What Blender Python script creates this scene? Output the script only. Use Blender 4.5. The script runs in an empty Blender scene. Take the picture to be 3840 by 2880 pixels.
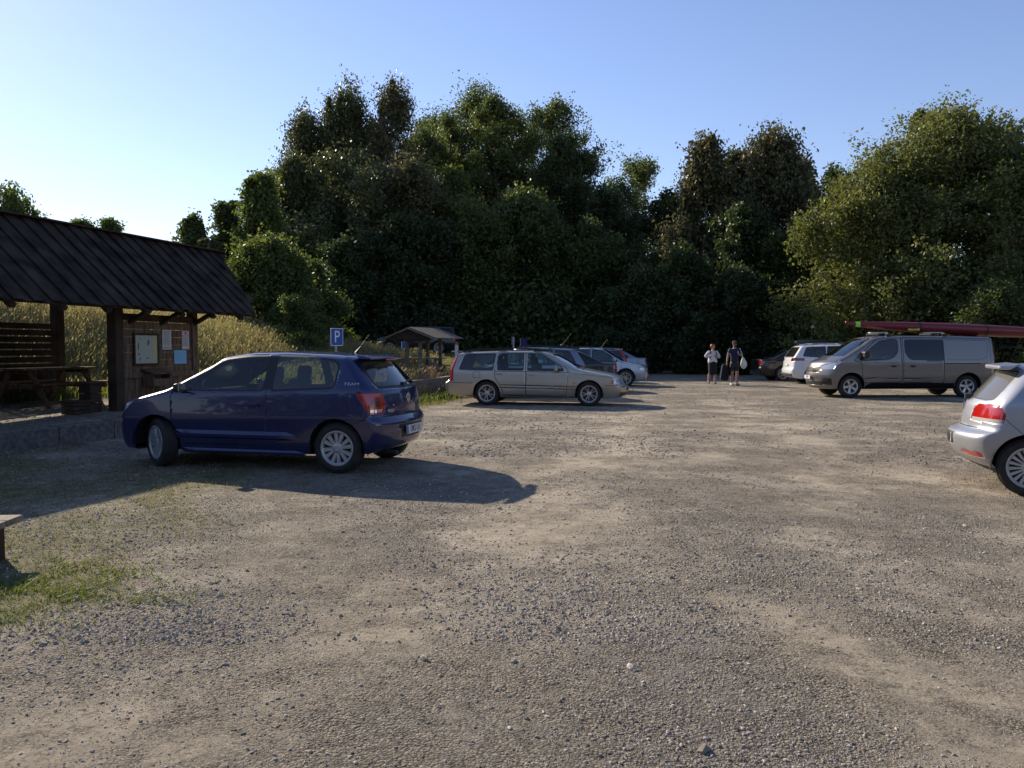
import bpy, bmesh, math, random
import numpy as np
from mathutils import Vector, Matrix, Euler
R = math.radians
PI = math.pi
rng = np.random.default_rng(7)
random.seed(7)
scene = bpy.context.scene
col = scene.collection

# ------------------------------------------------------------ camera, sky, sun, exposure
F = 803.0; HOR = 348.0; EYE = 1.5
cam_data = bpy.data.cameras.new('camera'); cam = bpy.data.objects.new('camera', cam_data); col.objects.link(cam)
cam_data.sensor_width = 36; cam_data.lens = 36*F/1024; cam_data.clip_end = 3000; cam_data.clip_start = 0.05
cam.location = (0, 0, EYE); cam.rotation_euler = (R(90)-math.atan((384-HOR)/F), 0, 0)
scene.camera = cam
SUN_AZ = -42.0; SUN_EL = 28.0
w = bpy.data.worlds.new('World'); scene.world = w; w.use_nodes = True
nt = w.node_tree; bg = nt.nodes['Background']
sky = nt.nodes.new('ShaderNodeTexSky'); sky.sky_type = 'NISHITA'; sky.sun_disc = False
sky.sun_elevation = R(SUN_EL); sky.sun_rotation = R(SUN_AZ); sky.altitude = 50; sky.air_density = 1.15; sky.dust_density = 0.12; sky.ozone_density = 2.6
tint = nt.nodes.new('ShaderNodeMix'); tint.data_type = 'RGBA'; tint.blend_type = 'MULTIPLY'; tint.inputs[0].default_value = 1; tint.inputs[7].default_value = (1.03, .945, 1.08, 1)
nt.links.new(sky.outputs[0], tint.inputs[6]); nt.links.new(tint.outputs[2], bg.inputs[0]); bg.inputs[1].default_value = 0.088
sd = bpy.data.lights.new('sun', 'SUN'); sd.energy = 4.2; sd.angle = R(0.5); sd.color = (1, 0.87, 0.70)
so = bpy.data.objects.new('sun', sd); col.objects.link(so)
S = Vector((math.sin(R(SUN_AZ))*math.cos(R(SUN_EL)), math.cos(R(SUN_AZ))*math.cos(R(SUN_EL)), math.sin(R(SUN_EL))))
so.rotation_euler = S.to_track_quat('Z', 'Y').to_euler(); so.location = S*60
vs = scene.view_settings; vs.view_transform = 'Standard'; vs.look = 'None'; vs.exposure = 0.8; vs.gamma = 1

def at(px, D): return (px-512)/F*D

# ------------------------------------------------------------ terrain height
def sstep(t): t = np.clip(t, 0, 1); return t*t*(3-2*t)
def edge_x(y): return np.interp(y, [-20, 6, 11.4, 13.1, 23.1, 26.2, 32, 40, 50, 90], [-16, -10, -7.35, -6.5, -2.9, -2.2, -1.4, 1, 4, 12])
def terr(y): return np.interp(y, [-20, 8, 12, 24, 28, 47, 60, 90], [.2, .24, .28, .5, .5, 1.15, 1.4, 1.6])
def hgt(x, y):
    x = np.asarray(x, float); y = np.asarray(y, float)
    s = edge_x(y)-x
    wd = np.interp(y, [0, 26, 32, 60], [.2, .2, 4, 6])
    h = terr(y)*sstep((s-.06)/wd)
    q = (x+10.5)*-.848+(y-19)*.53
    p = (x+10.5)*.53+(y-19)*.848
    h = h+np.interp(p, [-4, 0, 6, 9.5, 12.5, 16, 20], [4.2, 4.0, 2.9, 2.4, 1.6, .6, 0])*np.interp(q+.15*np.sin(x+y), [0, 3.4, 10], [0, .50, .98])
    h = h-.12*sstep((x-1.5)/3.5)*sstep((14-y)/4)
    h = h+.012*np.sin(x*.9+y*.35)*np.sin(y*.7-x*.2)
    return h
def hz(x, y): return float(hgt(x, y))

# ------------------------------------------------------------ materials
def mat(name, base=(.5, .5, .5), rough=.6, metal=0., coat=0., spec=.5, emit=None, trans=0., alpha=1.):
    m = bpy.data.materials.new(name); m.use_nodes = True
    b = m.node_tree.nodes['Principled BSDF']
    b.inputs['Base Color'].default_value = (*base, 1); b.inputs['Roughness'].default_value = rough
    b.inputs['Metallic'].default_value = metal; b.inputs['Coat Weight'].default_value = coat
    b.inputs['Coat Roughness'].default_value = .04
    b.inputs['Specular IOR Level'].default_value = spec
    return m
def nodes(m): return m.node_tree.nodes, m.node_tree.links, m.node_tree.nodes['Principled BSDF']
def noise_var(m, scale=6, amt=.35, bump=0., bscale=None, coord='Object', stretch=None, detail=5, bdist=.01):
    """mottles the base colour of m and adds bump"""
    N, L, b = nodes(m)
    tc = N.new('ShaderNodeTexCoord'); mp = N.new('ShaderNodeMapping'); L.new(tc.outputs[coord], mp.inputs[0])
    if stretch: mp.inputs['Scale'].default_value = stretch
    n = N.new('ShaderNodeTexNoise'); n.inputs['Scale'].default_value = scale; n.inputs['Detail'].default_value = detail; L.new(mp.outputs[0], n.inputs[0])
    c = b.inputs['Base Color'].default_value[:3]
    r = N.new('ShaderNodeValToRGB'); r.color_ramp.elements[0].position = .3; r.color_ramp.elements[1].position = .7
    r.color_ramp.elements[0].color = (*[v*(1-amt) for v in c], 1); r.color_ramp.elements[1].color = (*[min(1, v*(1+amt)) for v in c], 1)
    L.new(n.outputs[0], r.inputs[0]); L.new(r.outputs[0], b.inputs['Base Color'])
    if bump:
        n2 = N.new('ShaderNodeTexNoise'); n2.inputs['Scale'].default_value = bscale or scale*3; n2.inputs['Detail'].default_value = 6; L.new(mp.outputs[0], n2.inputs[0])
        bu = N.new('ShaderNodeBump'); bu.inputs['Strength'].default_value = bump; bu.inputs['Distance'].default_value = bdist
        L.new(n2.outputs[0], bu.inputs['Height']); L.new(bu.outputs[0], b.inputs['Normal'])
    return m
def wood(name, c, amt=.4, axis=(1, 1, 12), rough=.85):
    return noise_var(mat(name, c, rough, spec=.25), scale=3, amt=amt, bump=.4, bscale=9, stretch=axis)
def paint(name, c, metal=.35, rough=.32, dust=.25):
    """car paint: clear coat over metallic base with dried road dust low down"""
    m = mat(name, c, rough, metal, coat=1.0)
    N, L, b = nodes(m)
    tc = N.new('ShaderNodeTexCoord'); sx = N.new('ShaderNodeSeparateXYZ'); L.new(tc.outputs['Object'], sx.inputs[0])
    mr = N.new('ShaderNodeMapRange'); mr.inputs[1].default_value = .95; mr.inputs[2].default_value = .12; L.new(sx.outputs[2], mr.inputs[0])
    n = N.new('ShaderNodeTexNoise'); n.inputs['Scale'].default_value = 5; n.inputs['Detail'].default_value = 8; L.new(tc.outputs['Object'], n.inputs[0])
    mu = N.new('ShaderNodeMath'); mu.operation = 'MULTIPLY'; L.new(mr.outputs[0], mu.inputs[0]); L.new(n.outputs[0], mu.inputs[1])
    m2 = N.new('ShaderNodeMath'); m2.operation = 'MULTIPLY_ADD'; m2.inputs[1].default_value = dust*2; m2.inputs[2].default_value = dust*.15; L.new(mu.outputs[0], m2.inputs[0])
    mx = N.new('ShaderNodeMix'); mx.data_type = 'RGBA'; mx.inputs[6].default_value = (*c, 1); mx.inputs[7].default_value = (.25, .21, .16, 1)
    L.new(m2.outputs[0], mx.inputs[0]); L.new(mx.outputs[2], b.inputs['Base Color'])
    ra = N.new('ShaderNodeMapRange'); ra.inputs[3].default_value = .02; ra.inputs[4].default_value = .5; L.new(m2.outputs[0], ra.inputs[0]); L.new(ra.outputs[0], b.inputs['Coat Roughness'])
    return m
def glass(name, tint=.6, rough=.0, color=(.85, 1, .95), dusty=.04, back=False, refl=1.5):
    m = bpy.data.materials.new(name); m.use_nodes = True
    N = m.node_tree.nodes; L = m.node_tree.links; N.clear()
    o = N.new('ShaderNodeOutputMaterial'); t = N.new('ShaderNodeBsdfTransparent'); g = N.new('ShaderNodeBsdfGlossy'); d = N.new('ShaderNodeBsdfTranslucent' if back else 'ShaderNodeBsdfDiffuse')
    t.inputs[0].default_value = (*[tint*v for v in color], 1); g.inputs['Roughness'].default_value = rough+.01
    d.inputs[0].default_value = (.6, .62, .52, 1) if back else (.35, .33, .28, 1)
    fr = N.new('ShaderNodeFresnel'); fr.inputs[0].default_value = 1.55
    mul = N.new('ShaderNodeMath'); mul.operation = 'MULTIPLY_ADD'; mul.inputs[1].default_value = refl; mul.inputs[2].default_value = .02; mul.use_clamp = True
    L.new(fr.outputs[0], mul.inputs[0])
    m1 = N.new('ShaderNodeMixShader'); m1.inputs[0].default_value = dusty; L.new(t.outputs[0], m1.inputs[1]); L.new(d.outputs[0], m1.inputs[2])
    m2 = N.new('ShaderNodeMixShader'); L.new(mul.outputs[0], m2.inputs[0]); L.new(m1.outputs[0], m2.inputs[1]); L.new(g.outputs[0], m2.inputs[2])
    L.new(m2.outputs[0], o.inputs[0]); return m
def island_mat(name, cols, rough=.6, trans=.35, tcol=None, spec=.3):
    """leaf / blade material: colour differs from leaf to leaf, thin enough to let some light through"""
    m = bpy.data.materials.new(name); m.use_nodes = True
    N, L, b = nodes(m)
    g = N.new('ShaderNodeNewGeometry'); r = N.new('ShaderNodeValToRGB')
    el = r.color_ramp.elements
    el[0].color = (*cols[0], 1); el[1].color = (*cols[-1], 1)
    for i, c in enumerate(cols[1:-1]): e = el.new((i+1)/(len(cols)-1)); e.color = (*c, 1)
    L.new(g.outputs['Random Per Island'], r.inputs[0]); L.new(r.outputs[0], b.inputs['Base Color'])
    b.inputs['Roughness'].default_value = rough; b.inputs['Specular IOR Level'].default_value = spec
    t = N.new('ShaderNodeBsdfTranslucent'); mx = N.new('ShaderNodeMixShader'); mx.inputs[0].default_value = trans
    hs = N.new('ShaderNodeMix'); hs.data_type = 'RGBA'; hs.blend_type = 'MULTIPLY'; hs.inputs[0].default_value = 1
    L.new(r.outputs[0], hs.inputs[6]); hs.inputs[7].default_value = (*(tcol or (1.5, 1.6, .7)), 1)
    L.new(hs.outputs[2], t.inputs[0])
    L.new(b.outputs[0], mx.inputs[1]); L.new(t.outputs[0], mx.inputs[2]); L.new(mx.outputs[0], N['Material Output'].inputs[0])
    return m
M = {}
M['rubber'] = noise_var(mat('rubber', (.022, .021, .02), .8), 12, .4, .2)
M['black'] = mat('black_plastic', (.012, .012, .013), .5)
M['cladding'] = mat('cladding', (.010, .010, .011), .85, spec=.1)
M['trim'] = mat('grey_plastic', (.035, .035, .036), .6)
M['inner'] = mat('interior', (.085, .085, .09), .85)
M['inner_l'] = mat('interior_light', (.16, .16, .16), .9)
M['well'] = mat('wheel_well', (.008, .008, .008), .95)
M['alloy'] = mat('alloy', (.50, .50, .51), .32, .75)
M['alloy_d'] = mat('alloy_dark', (.05, .05, .05), .5, .5)
M['hubcap'] = mat('hubcap', (.42, .43, .45), .35, .5)
M['chrome'] = mat('chrome', (.75, .75, .76), .12, 1)
M['glass'] = glass('car_glass', .90, dusty=.02, refl=1.0)
M['glass_r'] = glass('car_glass_rear', .62, dusty=.06)
M['glass_w'] = glass('windshield_glass', .80, dusty=.5, back=True)
M['glass_d'] = glass('privacy_glass', .08, dusty=.0, refl=.7)
M['glass_dust'] = glass('dusty_glass', .35, rough=.15, dusty=.4)
M['red'] = mat('taillight_red', (.40, .010, .008), .15, coat=1)
M['red_d'] = mat('taillight_dark', (.16, .006, .006), .15, coat=1)
M['clear'] = mat('lamp_clear', (.55, .57, .6), .08, .4, coat=1)
M['pale_lens'] = mat('pale_lens', (.38, .36, .34), .3)
M['orange'] = mat('lamp_orange', (.6, .18, .02), .15, coat=1)
M['white'] = mat('white_paint', (.72, .72, .70), .5)
M['plate'] = mat('plate_white', (.62, .62, .6), .4)
M['blue'] = mat('sign_blue', (.015, .09, .38), .35)
M['galv'] = mat('galvanised', (.32, .33, .34), .45, .6)
M['w_dark'] = wood('tarred_wood', (.050, .033, .023), axis=(1, 1, 1))
M['w_roof'] = noise_var(mat('roof_boards', (.042, .032, .026), .95, spec=.08), scale=2.5, amt=.6, bump=.4, bscale=9)
M['w_brown'] = wood('brown_boards', (.13, .085, .055), amt=.5, axis=(6, 6, 1))
M['w_grey'] = wood('weathered_wood', (.20, .165, .125), amt=.45, axis=(4, 4, 4))
M['stone'] = noise_var(mat('granite_kerb', (.13, .122, .11), .9), 14, .4, .5, 40)
M['bark'] = noise_var(mat('bark', (.055, .045, .035), .95), 6, .5, .6, 20, stretch=(1, 1, .2))
M['birch'] = noise_var(mat('birch_bark', (.34, .33, .30), .85), 5, .6, .3, 20, stretch=(1, 1, 3))

# ------------------------------------------------------------ objects and meshes
def tag(o, label=None, cat=None, group=None, kind=None):
    if label: o['label'] = label
    if cat: o['category'] = cat
    if group: o['group'] = group
    if kind: o['kind'] = kind
    return o
def empty(name, loc=(0, 0, 0), rz=0, **k):
    o = bpy.data.objects.new(name, None); col.objects.link(o); o.location = loc; o.rotation_euler = (0, 0, rz); o.empty_display_size = .2
    return tag(o, **k)
def np_obj(name, V, Fc, mt, parent=None, smooth=False):
    V = np.ascontiguousarray(V, np.float32).reshape(-1, 3); Fc = np.ascontiguousarray(Fc, np.int32)
    me = bpy.data.meshes.new(name); k = Fc.shape[1]
    me.vertices.add(len(V)); me.vertices.foreach_set('co', V.ravel())
    me.loops.add(Fc.size); me.loops.foreach_set('vertex_index', Fc.ravel())
    me.polygons.add(len(Fc)); me.polygons.foreach_set('loop_start', np.arange(0, Fc.size, k, dtype=np.int32))
    me.polygons.foreach_set('use_smooth', np.full(len(Fc), smooth))
    me.update(calc_edges=True); me.materials.append(mt)
    o = bpy.data.objects.new(name, me); col.objects.link(o); o.parent = parent
    return o
class MB:
    """collects shapes, builds ONE mesh object"""
    def __init__(s): s.v = []; s.f = []; s.m = []; s.cur = 0
    def add(s, vs, fs, T=None):
        n = len(s.v)
        for p in vs: s.v.append(tuple(T @ Vector(p)) if T is not None else tuple(p))
        for f in fs: s.f.append(tuple(i+n for i in f)); s.m.append(s.cur)
    def box(s, c, d, rot=None, T=None):
        x, y, z = [q/2 for q in d]
        vs = [Vector((i*x, j*y, k*z)) for i in (-1, 1) for j in (-1, 1) for k in (-1, 1)]
        if rot is not None: r = Euler(rot).to_matrix(); vs = [r @ p for p in vs]
        vs = [p+Vector(c) for p in vs]
        s.add(vs, [(0, 1, 3, 2), (4, 6, 7, 5), (0, 4, 5, 1), (2, 3, 7, 6), (0, 2, 6, 4), (1, 5, 7, 3)], T); return s
    def bar(s, a, b, wd, th, up=(0, 0, 1)):
        a = Vector(a); b = Vector(b); d = (b-a); L = d.length; d.normalize()
        x = d; y = Vector(up).cross(x)
        if y.length < 1e-4: y = Vector((1, 0, 0)).cross(x)
        y.normalize(); z = x.cross(y)
        T = Matrix((x, y, z)).transposed().to_4x4(); T.translation = (a+b)/2
        s.box((0, 0, 0), (L, wd, th), T=T); return s
    def tube(s, pts, rad, n=8, cap=True):
        pts = [Vector(p) for p in pts]; rad = rad if hasattr(rad, '__len__') else [rad]*len(pts)
        base = len(s.v); od = (pts[-1]-pts[0]); ref = Vector((0, 1, 0)) if od.length and abs(od.normalized().z) > .75 else Vector((0, 0, 1))
        for i, p in enumerate(pts):
            d = (pts[min(i+1, len(pts)-1)]-pts[max(i-1, 0)]).normalized()
            x = ref.cross(d)
            if x.length < .05: x = Vector((1, 0, 0)).cross(d)
            x.normalize(); y = d.cross(x)
            for k in range(n):
                a = 2*PI*k/n; s.v.append(tuple(p+(x*math.cos(a)+y*math.sin(a))*rad[i]))
        for i in range(len(pts)-1):
            for k in range(n):
                a = base+i*n+k; b = base+i*n+(k+1) % n
                s.f.append((a, b, b+n, a+n)); s.m.append(s.cur)
        if cap:
            s.f.append(tuple(base+k for k in range(n))[::-1]); s.m.append(s.cur)
            s.f.append(tuple(base+(len(pts)-1)*n+k for k in range(n))); s.m.append(s.cur)
        return s
    def lathe_y(s, prof, n=32, T=None):
        """prof: (r, y) list revolved about the y axis"""
        vs = []; fs = []
        for (r, y) in prof:
            for k in range(n): a = 2*PI*k/n; vs.append((r*math.cos(a), y, r*math.sin(a)))
        for i in range(len(prof)-1):
            for k in range(n): a = i*n+k; b = i*n+(k+1) % n; fs.append((a, a+n, b+n, b))
        s.add(vs, fs, T); return s
    def prism(s, poly, axis, a, b, T=None):
        """extrude 2D polygon along axis (0,1,2) from a to b"""
        def mk(p, t):
            q = list(p); q.insert(axis, t); return q
        n = len(poly); vs = [mk(p, a) for p in poly]+[mk(p, b) for p in poly]
        fs = [tuple(range(n))[::-1], tuple(range(n, 2*n))]+[(i, (i+1) % n, n+(i+1) % n, n+i) for i in range(n)]
        s.add(vs, fs, T); return s
    def build(s, name, mats, parent=None, smooth=False, bevel=0, loc=None, rot=None):
        me = bpy.data.meshes.new(name); me.from_pydata(s.v, [], s.f)
        for m in (mats if isinstance(mats, (list, tuple)) else [mats]): me.materials.append(m)
        me.polygons.foreach_set('material_index', s.m)
        bm = bmesh.new(); bm.from_mesh(me); bmesh.ops.recalc_face_normals(bm, faces=bm.faces[:]); bm.to_mesh(me); bm.free()
        if smooth: me.shade_smooth()
        o = bpy.data.objects.new(name, me); col.objects.link(o); o.parent = parent
        if smooth: auto_smooth(o)
        if bevel:
            b = o.modifiers.new('bevel', 'BEVEL'); b.width = bevel; b.segments = 2; b.limit_method = 'ANGLE'
        if loc is not None: o.location = loc
        if rot is not None: o.rotation_euler = rot
        return o
def auto_smooth(o, ang=35):
    me = o.data; bm = bmesh.new(); bm.from_mesh(me)
    for e in bm.edges:
        if len(e.link_faces) == 2 and e.calc_face_angle(0) > R(ang): e.smooth = False
    bm.to_mesh(me); bm.free()
def text_obj(s, size, mt, parent, loc, rot, depth=.002, name='lettering', squeeze=1.):
    c = bpy.data.curves.new('t', 'FONT'); c.body = s; c.size = size; c.extrude = depth; c.align_x = 'CENTER'; c.align_y = 'CENTER'; c.resolution_u = 3
    t = bpy.data.objects.new('t', c); col.objects.link(t); dg = bpy.context.evaluated_depsgraph_get(); dg.update()
    me = bpy.data.meshes.new_from_object(t.evaluated_get(dg)); bpy.data.objects.remove(t)
    me.materials.clear(); me.materials.append(mt)
    o = bpy.data.objects.new(name, me); col.objects.link(o); o.parent = parent; o.location = loc; o.rotation_euler = rot; o.scale = (squeeze, 1, 1)
    return o
def copy_tree(o, parent=None):
    c = o.copy(); col.objects.link(c); c.parent = parent
    for ch in list(o.children): copy_tree(ch, c)
    return c
# ------------------------------------------------------------ car builder
def smtab(pts, sig=.03):
    a = np.array([p[0] for p in pts], float); b = np.array([p[1] for p in pts], float)
    lo, hi = a[0]-.5, a[-1]+.5; X = np.arange(lo, hi, .004); Y = np.interp(X, a, b)
    k = int(max(1, 3*sig/.004)); g = np.exp(-.5*(np.arange(-k, k+1)*.004/sig)**2); g /= g.sum()
    Y = np.convolve(np.pad(Y, k, 'edge'), g, 'valid')
    return lambda t: np.interp(t, X, Y)
def offset_poly(P, d):
    """grow (d>0) or shrink a polygon"""
    P = [Vector(p) for p in P]; n = len(P)
    area = sum(P[i].x*P[(i+1) % n].y-P[(i+1) % n].x*P[i].y for i in range(n)); sg = 1 if area > 0 else -1
    out = []
    for i in range(n):
        a, b, c = P[i-1], P[i], P[(i+1) % n]
        e1 = (b-a).normalized(); e2 = (c-b).normalized()
        n1 = Vector((e1.y, -e1.x))*sg; n2 = Vector((e2.y, -e2.x))*sg
        m = (n1+n2); m = m.normalized() if m.length > .1 else n1; k = max(.4, m.dot(n1)); out.append(tuple(b+m*(d/k)))
    return out
def round_poly(P, r=.04, n=3):
    P = [Vector(p) for p in P]; out = []
    for i in range(len(P)):
        a, b, c = P[i-1], P[i], P[(i+1) % len(P)]
        ra = min(r, (a-b).length*.45, (c-b).length*.45)
        p0 = b+(a-b).normalized()*ra; p1 = b+(c-b).normalized()*ra
        for k in range(n+1):
            t = k/n; out.append(tuple(p0*(1-t)**2+b*2*t*(1-t)+p1*t*t))
    return out
def pip(x, y, P):
    ins = False; n = len(P); j = n-1
    for i in range(n):
        xi, yi = P[i]; xj, yj = P[j]
        if (yi > y) != (yj > y) and x < (xj-xi)*(y-yi)/(yj-yi)+xi: ins = not ins
        j = i
    return ins
def cut(bm, P, ax, filt):
    a0, a1 = ax; xs = [p[0] for p in P]; ys = [p[1] for p in P]
    bx = (min(xs)-.01, max(xs)+.01, min(ys)-.01, max(ys)+.01)
    def bb(f):
        u = [v.co[a0] for v in f.verts]; w_ = [v.co[a1] for v in f.verts]
        return min(u), max(u), min(w_), max(w_)
    def ov(b, c): return b[0] <= c[1] and b[1] >= c[0] and b[2] <= c[3] and b[3] >= c[2]
    cand = {f: bb(f) for f in bm.faces if filt(f)}
    cand = {f: b for f, b in cand.items() if ov(b, bx)}
    n = len(P)
    for i in range(n):
        p, q = P[i], P[(i+1) % n]
        if abs(p[0]-q[0])+abs(p[1]-q[1]) < 1e-5: continue
        eb = (min(p[0], q[0])-.002, max(p[0], q[0])+.002, min(p[1], q[1])-.002, max(p[1], q[1])+.002)
        fs = [f for f, b in cand.items() if f.is_valid and ov(b, eb)]
        if not fs: continue
        co = [0, 0, 0]; co[a0] = p[0]; co[a1] = p[1]
        no = [0, 0, 0]; no[a0] = -(q[1]-p[1]); no[a1] = q[0]-p[0]
        es = {e for f in fs for e in f.edges}; vs_ = {v for f in fs for v in f.verts}
        r = bmesh.ops.bisect_plane(bm, geom=fs+list(es)+list(vs_), dist=1e-5, plane_co=co, plane_no=no)
        for g in r['geom']:
            if isinstance(g, bmesh.types.BMFace): cand[g] = bb(g)
        for f in fs:
            if f.is_valid: cand[f] = bb(f)
    out = []
    for f in cand:
        if f.is_valid:
            c = f.calc_center_median()
            if pip(c[a0], c[a1], P): out.append(f)
    return out

_wheel_cache = {}
def wheel(parent, loc, Rt, Wt, Rr, style, flip, steer=0., group=None):
    key = (Rt, Wt, Rr, style)
    if key not in _wheel_cache:
        h = Wt/2
        t = MB(); t.lathe_y([(Rr-.015, -h*.8), (Rr+.01, -h), (Rt-.05, -h*1.06), (Rt-.012, -h*.86), (Rt, -h*.6), (Rt+.001, 0), (Rt, h*.6), (Rt-.012, h*.86), (Rt-.03, h*1.0), (Rt-.055, h*1.07), (Rr+.015, h*1.0), (Rr-.004, h*.93)], 48)
        for k in range(6): t.lathe_y([(Rt-.008, -h*.5+k*h*.2-.004), (Rt+.004, -h*.5+k*h*.2-.004), (Rt+.004, -h*.5+k*h*.2+.02), (Rt-.008, -h*.5+k*h*.2+.02)], 48)
        b = MB(); b.lathe_y([(.001, h*.3), (Rr*.97, h*.3), (Rr*.97, -h*.6), (.001, -h*.6)], 28); b.lathe_y([(.001, h*.42), (Rr*.62, h*.42), (Rr*.62, h*.3)], 28)
        r = MB(); r.lathe_y([(Rr-.005, h*.86), (Rr+.008, h*.96), (Rr+.004, h*1.01), (Rr-.012, h*1.0), (Rr-.026, h*.86), (Rr-.03, h*.4)], 48)
        def spoke(a, r0, r1, w0, w1, y0, y1, th=.018, tw=0.):
            ca, sa = math.cos(a), math.sin(a); vs = []
            for (rr, ww, yy, an) in ((r0, w0, y0, 0), (r1, w1, y1, tw)):
                px, pz = rr*math.cos(a+an), rr*math.sin(a+an); nx, nz = -math.sin(a+an), math.cos(a+an)
                for s_, t_, wf in ((-1, 0, .75), (1, 0, .75), (1, -1, 1), (-1, -1, 1)):
                    vs.append((px+nx*ww/2*s_*wf, yy+t_*th, pz+nz*ww/2*s_*wf))
            r.add(vs, [(0, 1, 5, 4), (1, 2, 6, 5), (2, 3, 7, 6), (3, 0, 4, 7), (4, 5, 6, 7), (3, 2, 1, 0)])
        y0 = h*.82; y1 = h*.88
        if style == 'hubcap':
            for k in range(6):
                a = 2*PI*k/6+.26
                for s_ in (-1, 1): spoke(a+s_*.20, .05, Rr-.010, .040, .064, y0, y1, .022, s_*.04)
            r.lathe_y([(.001, y0+.008), (.035, y0+.008), (.062, y0), (.066, y0-.02)], 28)
        elif style == 'split5':
            for k in range(5):
                a = 2*PI*k/5+PI/2
                for s_ in (-1, 1): spoke(a+s_*.10, .04, Rr-.02, .024, .018, y0-.01, y1, .02, s_*.13)
            r.lathe_y([(.001, y0), (.03, y0), (.06, y0-.01), (.065, y0-.03)], 20)
        elif style == 'star5':
            for k in range(5): spoke(2*PI*k/5+PI/2, .03, Rr-.02, .06, .10, y0-.01, y1, .03)
            r.lathe_y([(.001, y0), (.05, y0), (.07, y0-.02)], 20)
        elif style == 'fan':
            for k in range(18): spoke(2*PI*k/18, .06, Rr-.02, .022, .046, y0, y1, .02)
            r.lathe_y([(.001, y0+.008), (.035, y0+.008), (.08, y0), (.085, y0-.02)], 28)
        else:
            for k in range(10): spoke(2*PI*k/10+.1*(k % 2), .03, Rr-.02, .03, .03, y0, y1, .025)
            r.lathe_y([(.001, y0), (.04, y0), (.06, y0-.02)], 20)
        _wheel_cache[key] = (b, t, r, {})
    b, t, r, ms = _wheel_cache[key]
    rm = M['hubcap'] if style in ('hubcap', 'fan') else M['alloy']
    o = []
    for i, (mb, nm, mt) in enumerate(((b, 'wheel', M['alloy_d']), (t, 'tyre', M['rubber']), (r, 'rim', rm))):
        if nm not in ms:
            ob = mb.build(nm, mt, None, smooth=(nm != 'rim')); ms[nm] = ob.data
            if nm == 'rim': auto_smooth(ob)
        else: ob = bpy.data.objects.new(nm, ms[nm]); col.objects.link(ob)
        o.append(ob)
    o[0].parent = parent; o[0].location = loc; o[0].rotation_euler = (0, random.uniform(0, 1), (PI if flip else 0)+steer)
    o[1].parent = o[0]; o[2].parent = o[0]
    return o[0]

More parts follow.
